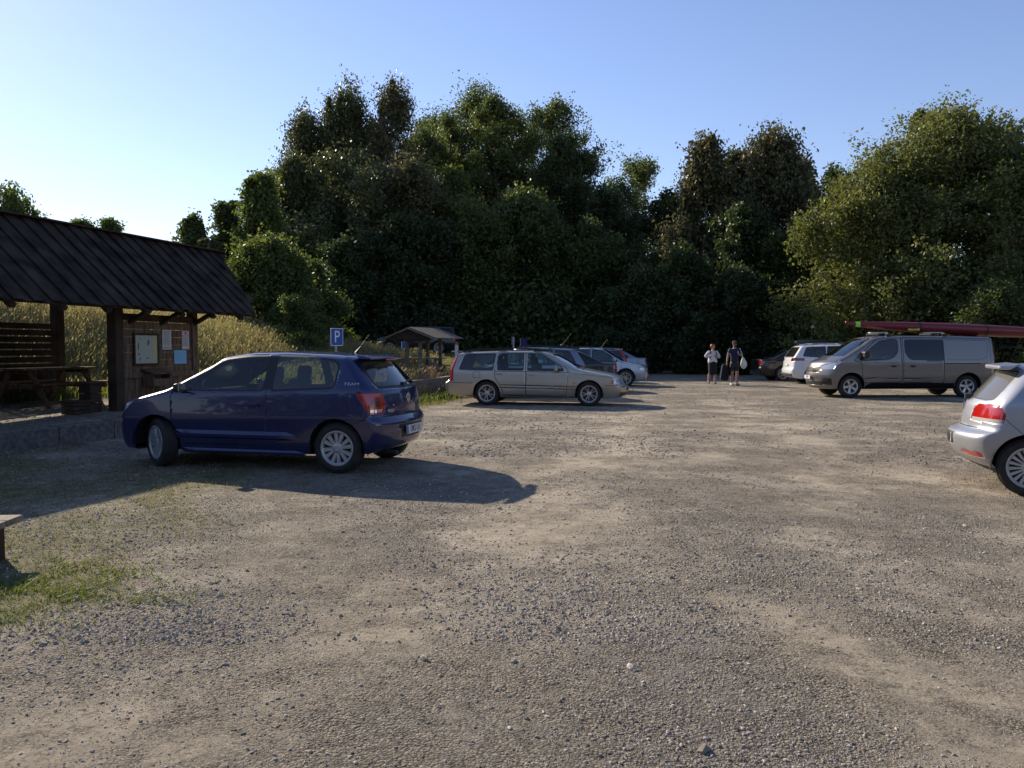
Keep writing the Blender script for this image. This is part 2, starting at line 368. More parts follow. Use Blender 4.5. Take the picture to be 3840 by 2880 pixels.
def build_car(name, sp, loc, rz, label, group=None, cat='car', res=1., steer=0.):
    root = empty(name, loc, rz, label=label, cat=cat, group=group)
    top = smtab(sp['top'], sp.get('tsig', .035)); bot = smtab(sp['bot'], .05)
    xr = smtab(sp['rear'], sp.get('rsig', .02)); xf = smtab(sp['front'], .025)
    xr0 = min(p[1] for p in sp['rear']); xf0 = max(p[1] for p in sp['front'])
    b0, b1 = sp['belt']; ws, wm, wx, wb_, wr = sp['hw']; H = sp['H']
    zm = sp.get('zmax', .6)
    low = smtab([(0, ws*.96), (.2, ws), (.36, wm), (zm, wx), (max(b0, b1)-.06, wb_+.012), (max(b0, b1)+.02, wb_)], .03)
    def belt(x): return np.interp(x, [xr0+.3, xf0-1.2], [b0, b1])
    tr, tf = sp.get('taper', (.10, .16)); Lr, Lf = sp.get('taplen', (.7, 1.0))
    def W(x, z):
        x = np.asarray(x, float); z = np.asarray(z, float); bz = belt(x)
        lw = low(np.minimum(z+max(b0, b1)-bz, max(b0, b1)+.02))
        t = np.clip((z-bz)/(H-bz), 0, 1.1)
        g = np.where(z > bz, (wb_-wr)*(t**1.15), 0)
        pl = 1-tr*np.clip((xr0+Lr-x)/Lr, 0, 1)**2.2-tf*np.clip((x-xf0+Lf)/Lf, 0, 1)**2.4
        return (lw-g)*pl
    nx, ny, nz = int(96*res), int(20*res), int(34*res)
    def spc(n, k=.35): t = np.linspace(-1, 1, n+1); return (1-k)*t+k*np.sin(t*PI/2)
    U, V_, Z_ = spc(nx, .3), spc(ny, .45), spc(nz, .35)
    ids = {}; P = []
    def vid(i, j, k):
        key = (i, j, k)
        if key not in ids: ids[key] = len(P); P.append((U[i], V_[j], Z_[k]))
        return ids[key]
    faces = []; cls = []
    for i in range(nx):
        for k in range(nz):
            for j, fl in ((0, 0), (ny, 1)):
                q = [vid(i, j, k), vid(i+1, j, k), vid(i+1, j, k+1), vid(i, j, k+1)]; faces.append(q[::-1] if fl else q); cls.append(0)
        for j in range(ny):
            for k, c in ((0, 2), (nz, 1)):
                q = [vid(i, j, k), vid(i+1, j, k), vid(i+1, j+1, k), vid(i, j+1, k)]; faces.append(q if c == 1 else q[::-1]); cls.append(c)
    for j in range(ny):
        for k in range(nz):
            for i, c in ((0, 4), (nx, 3)):
                q = [vid(i, j, k), vid(i, j+1, k), vid(i, j+1, k+1), vid(i, j, k+1)]; faces.append(q if c == 3 else q[::-1]); cls.append(c)
    P = np.array(P); r = np.array(sp.get('round', (.05, .13, .10)))
    q = np.clip(P, -(1-r), 1-r); d = (P-q)/r; ln = np.linalg.norm(d, axis=1); ln[ln < 1e-9] = 1; cnt = (np.abs(d) > 1e-6).sum(1)
    mxd = np.maximum(np.abs(d).max(1), 1e-9); P = np.where((cnt > 1)[:, None], q+r*d/ln[:, None]*mxd[:, None], P)
    u, v, w_ = P.T; t = (u+1)/2
    z = .2+(w_+1)/2*1.0; bowR, bowF = sp.get('bow', (.06, .14)); wsb = sp.get('wsbow', .12); cr = sp.get('crown', .03)
    for _ in range(25):
        x = xr(z)*(1-t)+xf(z)*t
        x = x+bowR*v**2*np.clip((-u-.6)/.4, 0, 1)-bowF*v**2*np.clip((u-.6)/.4, 0, 1)
        tp = top(x+wsb*v**2*np.clip((x-sp.get('wsx', 0))*3, 0, 1))-cr*v**2
        zn = bot(x)+(w_+1)/2*(tp-bot(x)); z = .5*z+.5*zn
    y = v*W(x, z)
    bm = bmesh.new(); lay = bm.faces.layers.int.new('cls'); tg = bm.faces.layers.int.new('tag')
    bv = [bm.verts.new(c) for c in zip(x, y, z)]
    for f_, c in zip(faces, cls):
        try: fc = bm.faces.new([bv[i] for i in f_])
        except ValueError: continue
        fc[lay] = c
    bm.normal_update()
    # tag 0 body; others registered
    tags = [('body', 'paint', None)]
    def reg(nm, mt, split=None): tags.append((nm, mt, split)); return len(tags)-1
    side = lambda f: f[lay] == 0
    R_ = sp['R']; wb = sp['wb']; ar = sp.get('arch', R_+.05); az = sp.get('archz', R_+.01)
    # wheel arches
    kill = []
    for xa in (wb/2, -wb/2):
        arc = [(xa+ar*math.cos(a), az+ar*math.sin(a)) for a in np.linspace(0, PI, 25)]
        for rr, tgname in ((ar, None),):
            fs = cut(bm, arc+[(xa-ar, -.1), (xa+ar, -.1)], (0, 2), lambda f: f[lay] in (0, 2) and abs(f.calc_center_median().y) > wx-.30)
        kill += [f for f in fs if f.is_valid]
    bmesh.ops.delete(bm, geom=list(set(kill)), context='FACES')
    # windows
    win_i = []
    for wi, wd in enumerate(sp.get('win', [])):
        Pw = round_poly(wd['p'], wd.get('r', .04)); fr = wd.get('fr', .022)
        tF = reg('window_frame', 'black', 'side'); tG = reg('side_window', wd.get('g', 'glass'), 'side'); win_i.append((tF, tG, wd))
        for f in cut(bm, offset_poly(Pw, fr), (0, 2), side): f[tg] = tF
        for f in cut(bm, Pw, (0, 2), side): f[tg] = tG
    if 'ws' in sp:
        z0, z1, w0, w1, xa, xb = sp['ws']; fl = lambda f: f[lay] == 1 and xa < f.calc_center_median().x < xb
        A = round_poly([(-w0, z0), (w0, z0), (w1, z1), (-w1, z1)], .05)
        tF = reg('windshield_surround', 'black'); tG = reg('windshield', sp.get('wsg', 'glass_w'))
        for f in cut(bm, offset_poly(A, .012), (1, 2), fl): f[tg] = tF
        for f in cut(bm, A, (1, 2), fl): f[tg] = tG
    if 'rw' in sp:
        z0, z1, w0, w1, cl = sp['rw']; fl = (lambda f: f[lay] == 4) if cl == 'rear' else (lambda f: f[lay] == 1 and f.calc_center_median().x < 0)
        A = round_poly([(-w0, z0), (w0, z0), (w1, z1), (-w1, z1)], .06)
        tF = reg('rear_window_surround', 'black'); tG = reg('rear_window', sp.get('rwg', 'glass_r'))
        for f in cut(bm, offset_poly(A, sp.get('rwfr', .025)), (1, 2), fl): f[tg] = tF
        for f in cut(bm, A, (1, 2), fl): f[tg] = tG
    # doors
    door_t = []
    for Pd in sp.get('doors', []):
        Pd = round_poly(Pd, .05, 3); tD = reg('door', 'paint', 'side'); tS = reg('body', 'seam'); door_t.append((tD, Pd))
        ou = [f for f in cut(bm, Pd, (0, 2), side) if f[tg] == 0]
        for f in ou: f[tg] = tS
        for f in cut(bm, offset_poly(Pd, -sp.get('seam', .009)), (0, 2), side):
            if f[tg] == tS: f[tg] = tD
    # extra regions: (part, material, axis, polygon, filter, split)
    CL = {'side': 0, 'top': 1, 'front': 3, 'rear': 4}
    for ex in sp.get('regions', []):
        nm, mt, prs = ex['n'], ex['m'], ex['p']
        tE = reg(nm, mt, ex.get('s', 'side'))
        for c_, P_ in prs:
            axx = {'side': (0, 2), 'front': (1, 2), 'rear': (1, 2), 'top': (0, 1)}[c_]; k_ = CL[c_]
            Ps = [P_] if c_ == 'side' or ex.get('nomirror') else [P_, [(-p[0], p[1]) for p in P_]]
            if c_ == 'top': Ps = [P_]
            x0_, x1_ = ex.get('xr', (-9, 9))
            for PP in Ps:
                for f in cut(bm, PP, axx, lambda f: f[lay] == k_ and x0_ < f.calc_center_median().x < x1_):
                    if ex.get('over') or tags[f[tg]][0] in ('body', 'door', 'bumper', nm): f[tg] = tE
    # fuel flap / seams as thin rings handled by 'line' regions
    for ln_ in sp.get('lines', []):
        c_, P_ = ln_[0], ln_[1]; wd = ln_[2] if len(ln_) > 2 else .007; k_ = CL[c_]; tS = reg('body', 'seam'); axx = (0, 2) if c_ == 'side' else (1, 2)
        for i in range(len(P_)-1):
            a = Vector(P_[i]); b = Vector(P_[i+1]); dd = (b-a).normalized()*.5*wd; nn = Vector((-dd.y, dd.x))
            quad = [tuple(a+nn-dd), tuple(b+nn+dd), tuple(b-nn+dd), tuple(a-nn-dd)]
            for f in cut(bm, quad, axx, lambda f: f[lay] == k_):
                if tags[f[tg]][0] in ('body', 'door', 'bumper'): f[tg] = tS
    # split into objects
    bm.normal_update()
    MT = dict(M); MT['paint'] = sp['paint']; MT['seam'] = M['well']
    groups = {}
    for f in bm.faces:
        nm, mt, spl = tags[f[tg]]; key = (nm, f[tg] if nm != 'body' else 0, (1 if f.calc_center_median().y > 0 else -1) if spl == 'side' else 0)
        groups.setdefault(key, []).append((f, mt))
    objs = {}
    for key, fl in groups.items():
        nm, ti, sgn = key; vm = {}; vs = []; fs = []; mi = []; mats = []
        for f, mt in fl:
            if mt not in mats: mats.append(mt)
        if 'paint' in mats: mats.remove('paint'); mats.insert(0, 'paint')
        for f, mt in fl:
            idx = []
            for v_ in f.verts:
                if v_ not in vm: vm[v_] = len(vs); vs.append(tuple(v_.co))
                idx.append(vm[v_])
            fs.append(idx); mi.append(mats.index(mt))
        me = bpy.data.meshes.new(nm); me.from_pydata(vs, [], fs); me.polygons.foreach_set('material_index', mi)
        for mt in mats: me.materials.append(MT[mt])
        me.shade_smooth(); o = bpy.data.objects.new(nm, me); col.objects.link(o); o.parent = root; auto_smooth(o, 40)
        objs.setdefault((nm, ti), []).append((sgn, o))
        if nm in ('body', 'door', 'bumper', 'tailgate', 'bonnet'):
            nmt = len(mats); me.materials.append(M['inner']); s_ = o.modifiers.new('thickness', 'SOLIDIFY'); s_.thickness = .008; s_.offset = -1; s_.material_offset = nmt; s_.use_rim = True; s_.material_offset_rim = 0
    bm.free()
    # windows become children of the door they sit in
    for tF, tG, wd in win_i:
        pd = wd.get('door')
        if pd is not None:
            for (sg, ob) in objs.get(('window_frame', tF), [])+objs.get(('side_window', tG), []):
                for (s2, dr) in objs.get(('door', door_t[pd][0]), []):
                    if s2 == sg: ob.parent = dr
    # wells
    for xa in (wb/2, -wb/2):
        for sg in (1, -1):
            wl = MB(); yo = float(W(xa, R_+.2))-.02; yi = yo-.34; A = np.linspace(-.04*PI, 1.04*PI, 17); rr = ar+.015
            vs = [(xa+rr*math.cos(a), sg*yy, az+rr*math.sin(a)) for yy in (yo, yi) for a in A]; n = len(A)
            wl.add(vs, [(i, i+1, n+i+1, n+i) for i in range(n-1)]+[tuple(range(n, 2*n))]); wl.build('wheel_arch', M['well'], root)
    # wheels
    tw = sp.get('tw', .2); rim = sp['rim']; yo = float(W(0, R_))
    for xa in (wb/2, -wb/2):
        for sg in (1, -1):
            wheel(root, (xa, sg*(yo-sp.get('inset', .03)-tw/2), R_), R_, tw, rim, sp.get('style', 'multi'), sg < 0, steer if xa > 0 else 0)
    # interior
    xi = sp.get('seatx', .1); bz = min(b0, b1); fl_ = MB()
    fl_.box((sp.get('cabx', 0)-.1, 0, .33), (2.3, 2*wx-.3, .06)); fl_.box((xi+1.0, 0, bz-.16), (.5, 2*wb_-.22, .24), (0, .25, 0)); fl_.build('dashboard', M['inner'], root, bevel=.04)
    for sx_, ys in sp.get('seats', [(xi, (-.36, .36)), (xi-.95, (-.33, .33))]):
        for ys_ in ys:
            s_ = MB(); s_.box((sx_+.15, ys_, .5), (.5, .5, .16)); s_.box((sx_-.17, ys_, .80), (.13, .48, .58), (0, -.22, 0)); sb = s_.build('seat', sp.get('seatm', M['inner']), root, bevel=.05)
            h_ = MB(); h_.box((sx_-.29, ys_, 1.16), (.10, .27, .19), (0, -.15, 0)); h_.build('headrest', sp.get('seatm', M['inner']), sb, bevel=.04)
    sw = MB(); a = np.linspace(0, 2*PI, 17); Tm = Matrix.Translation((xi+.62, .36, bz-.02)) @ Matrix.Rotation(R(-65), 4, 'Y')
    sw.tube([Tm @ Vector((.185*math.cos(t_), .185*math.sin(t_), 0)) for t_ in a], .014, 6, False); sw.bar(Tm @ Vector((0, -.18, 0)), Tm @ Vector((0, .18, 0)), .04, .02); sw.build('steering_wheel', M['black'], root)
    # mirrors
    if 'mirror' in sp:
        mx_, mz_ = sp['mirror'][:2]; ms_ = sp['mirror'][2] if len(sp['mirror']) > 2 else 1.
        for sg in (1, -1):
            yy = float(W(mx_, mz_)); m_ = MB(); m_.box((mx_-.02, sg*(yy+.12), mz_+.05*ms_), (.10*ms_, .19*ms_, .13*ms_)); mo = m_.build('mirror', sp.get('mirm', sp['paint']), root, bevel=.035)
            k_ = MB(); k_.box((mx_+.01, sg*(yy+.01), mz_+.0), (.06, .07, .04)); k_.build('mirror_arm', M['black'], mo)
            g_ = MB(); g_.box((mx_-.072*ms_, sg*(yy+.12), mz_+.05*ms_), (.006, .16*ms_, .10*ms_)); g_.build('mirror_glass', M['chrome'], mo)
    for hx, hz_ in sp.get('handles', []):
        for sg in (1, -1):
            yy = float(W(hx, hz_)); h_ = MB(); h_.box((hx, sg*(yy+.016), hz_), (.17, .022, .028)); h_.box((hx, sg*(yy+.002), hz_-.012), (.11, .006, .06))
            ho = h_.build('door_handle', sp.get('hm', sp['paint']), root, bevel=.008)
            for (dt, Pd) in door_t:
                if pip(hx, hz_, Pd):
                    for (s2, dr) in objs.get(('door', dt), []):
                        if s2 == sg: ho.parent = dr
    return root, W, objs, (xr, xf, top)

def plate_obj(parent, txt, loc, rz, w=.52, h=.11, tilt=0, blue=True, text_sz=None):
    """number plate facing local -Y before rotation rz"""
    o = MB().box((0, 0, 0), (w, .008, h)).build('number_plate', M['plate'], parent, bevel=.003, loc=loc, rot=(tilt, 0, rz))
    if blue: MB().box((-w/2+.024, -.0055, 0), (.044, .003, h*.94)).build('plate_band', M['blue'], o)
    if txt: text_obj(txt, text_sz or h*.98, M['black'], o, (.02, -.0058, 0), (R(90), 0, 0), .001, squeeze=.80)
    return o
def rails(root, W, x0, x1, z, yo, mt, name='roof_rail', raise_=.045, feet=(0, .5, 1)):
    for sg in (1, -1):
        r_ = MB(); n = 9; r_.tube([(x0+(x1-x0)*i/n, sg*yo, z(x0+(x1-x0)*i/n)+raise_*(1 if 0 < i < n else .1)) for i in range(n+1)], .016, 6)
        for t_ in feet: xx = x0+(x1-x0)*min(.95, max(.05, t_)); r_.box((xx, sg*yo, z(xx)+.012), (.22, .03, .05))
        r_.build(name, mt, root)
def antenna(root, x, z, L=.5, ang=55, y=0):
    a = MB(); d = Vector((-math.cos(R(ang)), 0, math.sin(R(ang)))); b = Vector((x, y, z))
    a.tube([b, b+d*.10, b+d*L], [.022, .006, .003], 6); return a.build('antenna', M['black'], root)

# ------------------------------------------------------------ the cars
def spec_hatch(L=4.0, Wd=1.68, H=1.46, wb=2.5, fo=.82, belt=(1.0, .95), kind='hatch', R_=.31, cowl=None, hood=.82, rake=.3, **k):
    """generic body measured from its own length, height and body kind"""
    xf_ = wb/2+fo; xr_ = xf_-L; hw = Wd/2; cw = cowl if cowl is not None else wb/2+.02; bz = belt[1]
    rf = cw-.80*(H/1.46)
    if kind == 'hatch': roofR = xr_+.42*(H/1.46); topp = [(xr_-.2, H-.06), (roofR, H-.055), (xr_+1.3, H-.01), (rf-.5, H), (rf, H-.045), (cw, bz+.03), (xf_-.25, hood-.02), (xf_, hood-.14)]
    elif kind == 'wagon': roofR = xr_+.30; topp = [(xr_-.2, H-.06), (roofR, H-.05), (xr_+1.6, H-.005), (rf-.4, H), (rf, H-.045), (cw, bz+.03), (xf_-.25, hood-.02), (xf_, hood-.14)]
    else: topp = [(xr_-.1, bz+.06), (xr_+.12, bz+.09), (xr_+.62, bz+.10), (xr_+1.35, H-.07), (xr_+1.9, H-.005), (rf-.35, H), (rf, H-.045), (cw, bz+.03), (xf_-.25, hood-.02), (xf_, hood-.14)]
    if kind == 'sedan': rear = [(.2, xr_+.12), (.3, xr_+.03), (.5, xr_), (.6, xr_+.01), (.66, xr_+.06), (bz+.06, xr_+.07)]
    else:
        rr = roofR-.02; rear = [(.2, xr_+.12), (.3, xr_+.03), (.5, xr_), (.6, xr_+.01), (.66, xr_+.06), (bz+.04, xr_+.10), (H-.06, rr)]
    front = [(.18, xf_-.14), (.3, xf_-.03), (.5, xf_), (.62, xf_-.02), (hood-.08, xf_-.08), (hood+.2, xf_-.12)]
    s = dict(top=topp, bot=[(xr_, .30), (xr_+.5, .2), (xf_-.5, .19), (xf_, .24)], rear=rear, front=front, belt=belt, H=H, hw=(hw*.93, hw*.965, hw, hw*.955, hw*.70), wb=wb, R=R_, rim=R_*.67, style='multi', wsx=rf-.6)
    s['ws'] = (bz+.05, H-.085, hw*.80, hw*.64, rf-.15, cw+.3)
    wt = H-.11; wz = bz+.045
    if kind == 'sedan':
        s['rw'] = (bz+.14, H-.10, hw*.72, hw*.60, 'top')
        s['win'] = [dict(p=[(cw-.33, wz-.01), (rf-.02, wt-.01), (.12, wt+.01), (.12, wz)], door=0), dict(p=[(.02, wz), (.02, wt+.01), (xr_+1.75, wt-.02), (xr_+1.12, wz+.1), (xr_+1.1, wz+.03)], door=1)]
    else:
        s['rw'] = (bz+.08, H-.13, hw*.76, hw*.62, 'rear')
        xb = xr_+.45
        s['win'] = [dict(p=[(cw-.33, wz-.01), (rf-.02, wt-.01), (.12, wt+.01), (.12, wz)], door=0), dict(p=[(.02, wz), (.02, wt+.01), (-.72, wt), (-.78, wz+.02)], door=1), dict(p=[(-.86, wz+.02), (-.82, wt), (roofR+.22, wt-.03), (roofR+.05, wz+.08)], g='glass_r')]
    s['doors'] = [[(cw-.22, .28), (cw-.18, wz-.04), (rf-.02, wt+.035), (.07, wt+.045), (.07, .28)], [(.06, .28), (.06, wt+.045), (-.72, wt+.035), (-.86, wz), (-.84, .66), (-.62, .28)]]
    s['handles'] = [(.26, wz-.16), (-.62, wz-.15)]; s['mirror'] = (cw-.42, wz+.0)
    s['regions'] = [dict(n='taillight', m='red', p=[('rear', [(hw*.62, .74), (hw*1.1, .74), (hw*1.1, .93), (hw*.66, .93)]), ('side', [(xr_-.1, .74), (xr_+.27, .80), (xr_+.24, .93), (xr_-.1, .93)])]),
                    dict(n='headlight', m='clear', p=[('front', [(hw*.50, .58), (hw*1.1, .60), (hw*1.1, .72), (hw*.52, .68)]), ('side', [(xf_+.1, .58), (xf_-.42, .66), (xf_-.5, .74), (xf_+.1, .70)])]),
                    dict(n='grille', m='black', s=None, p=[('front', [(-.0, .54), (hw*.44, .54), (hw*.46, .66), (0, .66)])]),
                    dict(n='air_intake', m='black', s=None, p=[('front', [(0, .28), (hw*.70, .28), (hw*.66, .42), (0, .42)])])]
    s.update(k); return s
P_blue = paint('blue_paint', (.004, .010, .078), .25, .3, .05)
P_gold = paint('champagne_paint', (.42, .385, .33), .6, .36, .2)
P_van = paint('grey_brown_paint', (.17, .155, .145), .55, .35, .2)
P_silver = paint('silver_paint', (.38, .40, .44), .55, .38, .25)
P_silver.node_tree.nodes['Principled BSDF'].inputs['Coat Weight'].default_value = .4
P_white = paint('white_car_paint', (.68, .69, .70), .0, .4, .15)
P_blk = paint('black_car_paint', (.008, .009, .010), .0, .3, .03); P_blk.node_tree.nodes['Principled BSDF'].inputs['Coat Weight'].default_value = .6; P_blk.node_tree.nodes['Principled BSDF'].inputs['Specular IOR Level'].default_value = .25
P_greyb = paint('blue_grey_paint', (.16, .20, .27), .6, .35, .2)
P_dark = paint('dark_grey_paint', (.035, .04, .045), .5, .35, .2)
P_sil2 = paint('silver_blue_paint', (.42, .47, .56), .6, .36, .2)

def emblem(parent, loc, rz, r=.05, tilt=0):
    """round badge: ring with a V standing over a W"""
    b = MB(); n = 28
    for (ra, rb) in ((r, r*.86),):
        vs = [(q*math.cos(2*PI*k/n), y, q*math.sin(2*PI*k/n)) for y in (-.004, .004) for q in (ra, rb) for k in range(n)]
        fs = []
        for k in range(n):
            j = (k+1) % n; fs += [(k, j, n+j, n+k), (2*n+k, 3*n+k, 3*n+j, 2*n+j), (k, 2*n+k, 2*n+j, j), (n+k, n+j, 3*n+j, 3*n+k)]
        b.add(vs, fs)
    def st(pts):
        for p, q in zip(pts, pts[1:]): b.bar((p[0]*r, 0, p[1]*r), (q[0]*r, 0, q[1]*r), .006, r*.15, up=(0, 1, 0))
    st([(-.38, .84), (0, .06), (.38, .84)]); st([(-.80, .42), (-.36, -.82), (0, -.08), (.36, -.82), (.80, .42)])
    return b.build('badge', M['chrome'], parent, loc=loc, rot=(tilt, 0, rz))

# --- blue three-door hatchback
polo = dict(
    top=[(-2.1, 1.385), (-1.50, 1.395), (-1.1, 1.43), (-.4, 1.455), (.0, 1.45), (.45, 1.395), (1.22, .995), (1.75, .86), (2.0, .74), (2.2, .6)],
    bot=[(-1.9, .30), (-1.5, .21), (1.5, .19), (2.05, .23)],
    rear=[(.16, -1.70), (.24, -1.80), (.36, -1.87), (.48, -1.90), (.60, -1.90), (.64, -1.875), (.67, -1.835), (.82, -1.83), (.97, -1.80), (1.03, -1.765), (1.34, -1.49), (1.42, -1.43)],
    front=[(.18, 1.95), (.3, 2.03), (.5, 2.055), (.62, 2.03), (.72, 1.98), (.9, 1.92)],
    belt=(1.0, .945), H=1.455, hw=(.78, .815, .84, .805, .585), zmax=.66, wb=2.47, R=.302, rim=.205, style='hubcap', tw=.19, paint=P_blue, arch=.345, wsx=.2,
    bow=(.16, .22), taper=(.10, .18), taplen=(.65, .9), inset=.02, rsig=.013,
    ws=(1.00, 1.36, .66, .55, .28, 1.5), rw=(1.035, 1.325, .60, .50, 'rear'), rwfr=.035,
    win=[dict(p=[(.96, .975), (.76, 1.09), (.33, 1.345), (.05, 1.378), (-.27, 1.385), (-.27, .985)], door=0, fr=.02),
         dict(p=[(-.40, .99), (-.40, 1.385), (-.75, 1.375), (-1.13, 1.335), (-1.22, 1.28), (-1.20, 1.03)], g='glass_r', fr=.025)],
    doors=[[(.98, .30), (1.03, .90), (.95, 1.05), (.36, 1.40), (-.30, 1.425), (-.325, .9), (-.325, .30)]], seam=.008,
    handles=[(-.14, .80)], mirror=(.83, .96, .85), mirm=None,
    regions=[dict(n='taillight', m='red', xr=(-9, -1.4), p=[('side', [(-2.0, .71), (-1.66, .71), (-1.50, .955), (-2.0, .955)]), ('rear', [(.58, .71), (.95, .71), (.95, .955), (.585, .955), (.53, .83)])]),
             dict(n='taillight', m='red_d', over=True, xr=(-9, -1.4), p=[('side', [(-2, .79), (-1.70, .79), (-1.68, .86), (-2, .86)]), ('rear', [(.62, .79), (.78, .79), (.78, .84), (.70, .90), (.62, .90)])]),
             dict(n='reversing_light', m='clear', over=True, xr=(-9, -1.4), p=[('side', [(-2, .73), (-1.70, .73), (-1.70, .765), (-2, .765)]), ('rear', [(.61, .73), (.9, .73), (.9, .765), (.59, .765)])]),
             dict(n='headlight', m='clear', xr=(1.2, 9), p=[('side', [(2.2, .60), (1.80, .64), (1.58, .82), (1.66, .84), (2.2, .76)]), ('front', [(.46, .60), (.95, .60), (.95, .80), (.5, .72)])]),
             dict(n='grille', m='black', s=None, p=[('front', [(0, .61), (.45, .61), (.46, .68), (0, .68)])]),
             dict(n='air_intake', m='black', s=None, p=[('front', [(0, .28), (.6, .28), (.58, .42), (0, .42)])]),
             dict(n='plate_recess', m='black', s=None, p=[('rear', [(0, .41), (.31, .41), (.34, .565), (0, .565)])]),
             dict(n='window_frame', m='black', over=True, p=[('side', [(-.28, .985), (-.28, 1.39), (-.39, 1.39), (-.39, .99)])]),
             dict(n='body', m='black', s=None, p=[('rear', [(0, .22), (.62, .22), (.58, .27), (0, .27)])])],
    lines=[('side', [(-1.66, .71), (-1.60, .64), (-1.46, .60)], .006), ('rear', [(-.60, .675), (.60, .675)], .010), ('rear', [(.60, .955), (.66, 1.02), (.56, 1.37)], .007), ('rear', [(-.60, .955), (-.66, 1.02), (-.56, 1.37)], .007),
           ('side', [(-1.20, .30), (-.30, .30), (1.0, .30), (1.15, .26)], .006), ('front', [(-.7, .79), (.7, .79)], .008)])
polo['mirm'] = M['black']
h = Vector((-.966, .25)).normalized(); mid = Vector((-2.07, 9.5))+h*1.235+Vector((.25, .966))*.76
polo_rz = math.atan2(h.y, h.x)
car, W, ob, sil = build_car('parked_car', polo, (mid.x, mid.y, hz(mid.x, mid.y)), polo_rz, 'dark blue three-door hatchback with plate DKS 111, front wheels turned, nearest parked car', res=1.25, steer=R(-30))
xrf = sil[0]
plate_obj(car, 'DKS 111', (xrf(.49)-.012+.0, 0, .488), -PI/2, tilt=R(-3))
emblem(car, (xrf(.875)-.008, 0, .875), -PI/2, .055)
text_obj('POLO', .052, M['chrome'], car, (xrf(.74)+.042, .46, .735), (R(90), 0, R(-90-8)), .003, 'lettering')
text_obj('TSI', .030, M['chrome'], car, (xrf(.80)+.035, .40, .80), (R(90), 0, R(-90-8)), .003, 'lettering')
text_obj('TSI', .034, M['chrome'], car, (xrf(.80)+.04, -.42, .80), (R(90), 0, R(-90+8)), .003, 'lettering')
text_obj('TEAM', .048, M['alloy'], car, (-1.43, float(W(-1.43, 1.06))+.004, 1.065), (R(90-20), 0, R(180-3)), .002, 'lettering', squeeze=1.7)
sp_ = MB(); sp_.add([(-1.36, -.56, 1.412), (-1.36, .56, 1.412), (-1.55, .50, 1.372), (-1.62, 0, 1.385), (-1.55, -.50, 1.372), (-1.44, -.56, 1.36), (-1.44, .56, 1.36), (-1.55, .50, 1.348), (-1.62, 0, 1.36), (-1.55, -.50, 1.348)],
                     [(0, 1, 2, 3, 4), (5, 9, 8, 7, 6), (0, 5, 6, 1), (1, 6, 7, 2), (2, 7, 8, 3), (3, 8, 9, 4), (4, 9, 5, 0)]); sp_.build('spoiler', P_blue, car, smooth=False, bevel=.012)
MB().box((-1.60, 0, 1.348), (.02, .32, .018)).build('brake_light', M['red'], car, bevel=.004)
antenna(car, -1.12, 1.425, .30, 52)
wp = MB(); x1 = xrf(1.06)-.03; wp.bar((x1, 0, 1.045), (xrf(1.10)-.035, -.30, 1.09), .02, .018); wp.box((x1+.01, 0, 1.04), (.04, .07, .05)); wp.build('wiper', M['black'], car, bevel=.004)
MB().tube([(-1.62, .42, .245), (-1.86, .44, .235)], .024, 10).build('exhaust', M['alloy_d'], car)

def molding(root, W, x0, x1, z, h_, d_, mt, name='side_molding'):
    for sg in (1, -1):
        b = MB(); n = 14; vs = []
        for i in range(n+1):
            x = x0+(x1-x0)*i/n; k = min(1, i/1.5, (n-i)/1.5)*d_+.001
            for (zz, o_) in ((z-h_, 0), (z-h_*.5, k), (z+h_*.15, k), (z+h_, 0)): vs.append((x, sg*(float(W(x, zz))+o_), zz))
        b.add(vs, [(i*4+j, i*4+j+1, i*4+j+5, i*4+j+4) for i in range(n) for j in range(3)]); b.build(name, mt, root)
molding(car, W, -.72, .95, .43, .05, .022, P_blue)
molding(car, W, -.82, .86, .225, .03, .02, P_blue, 'sill')
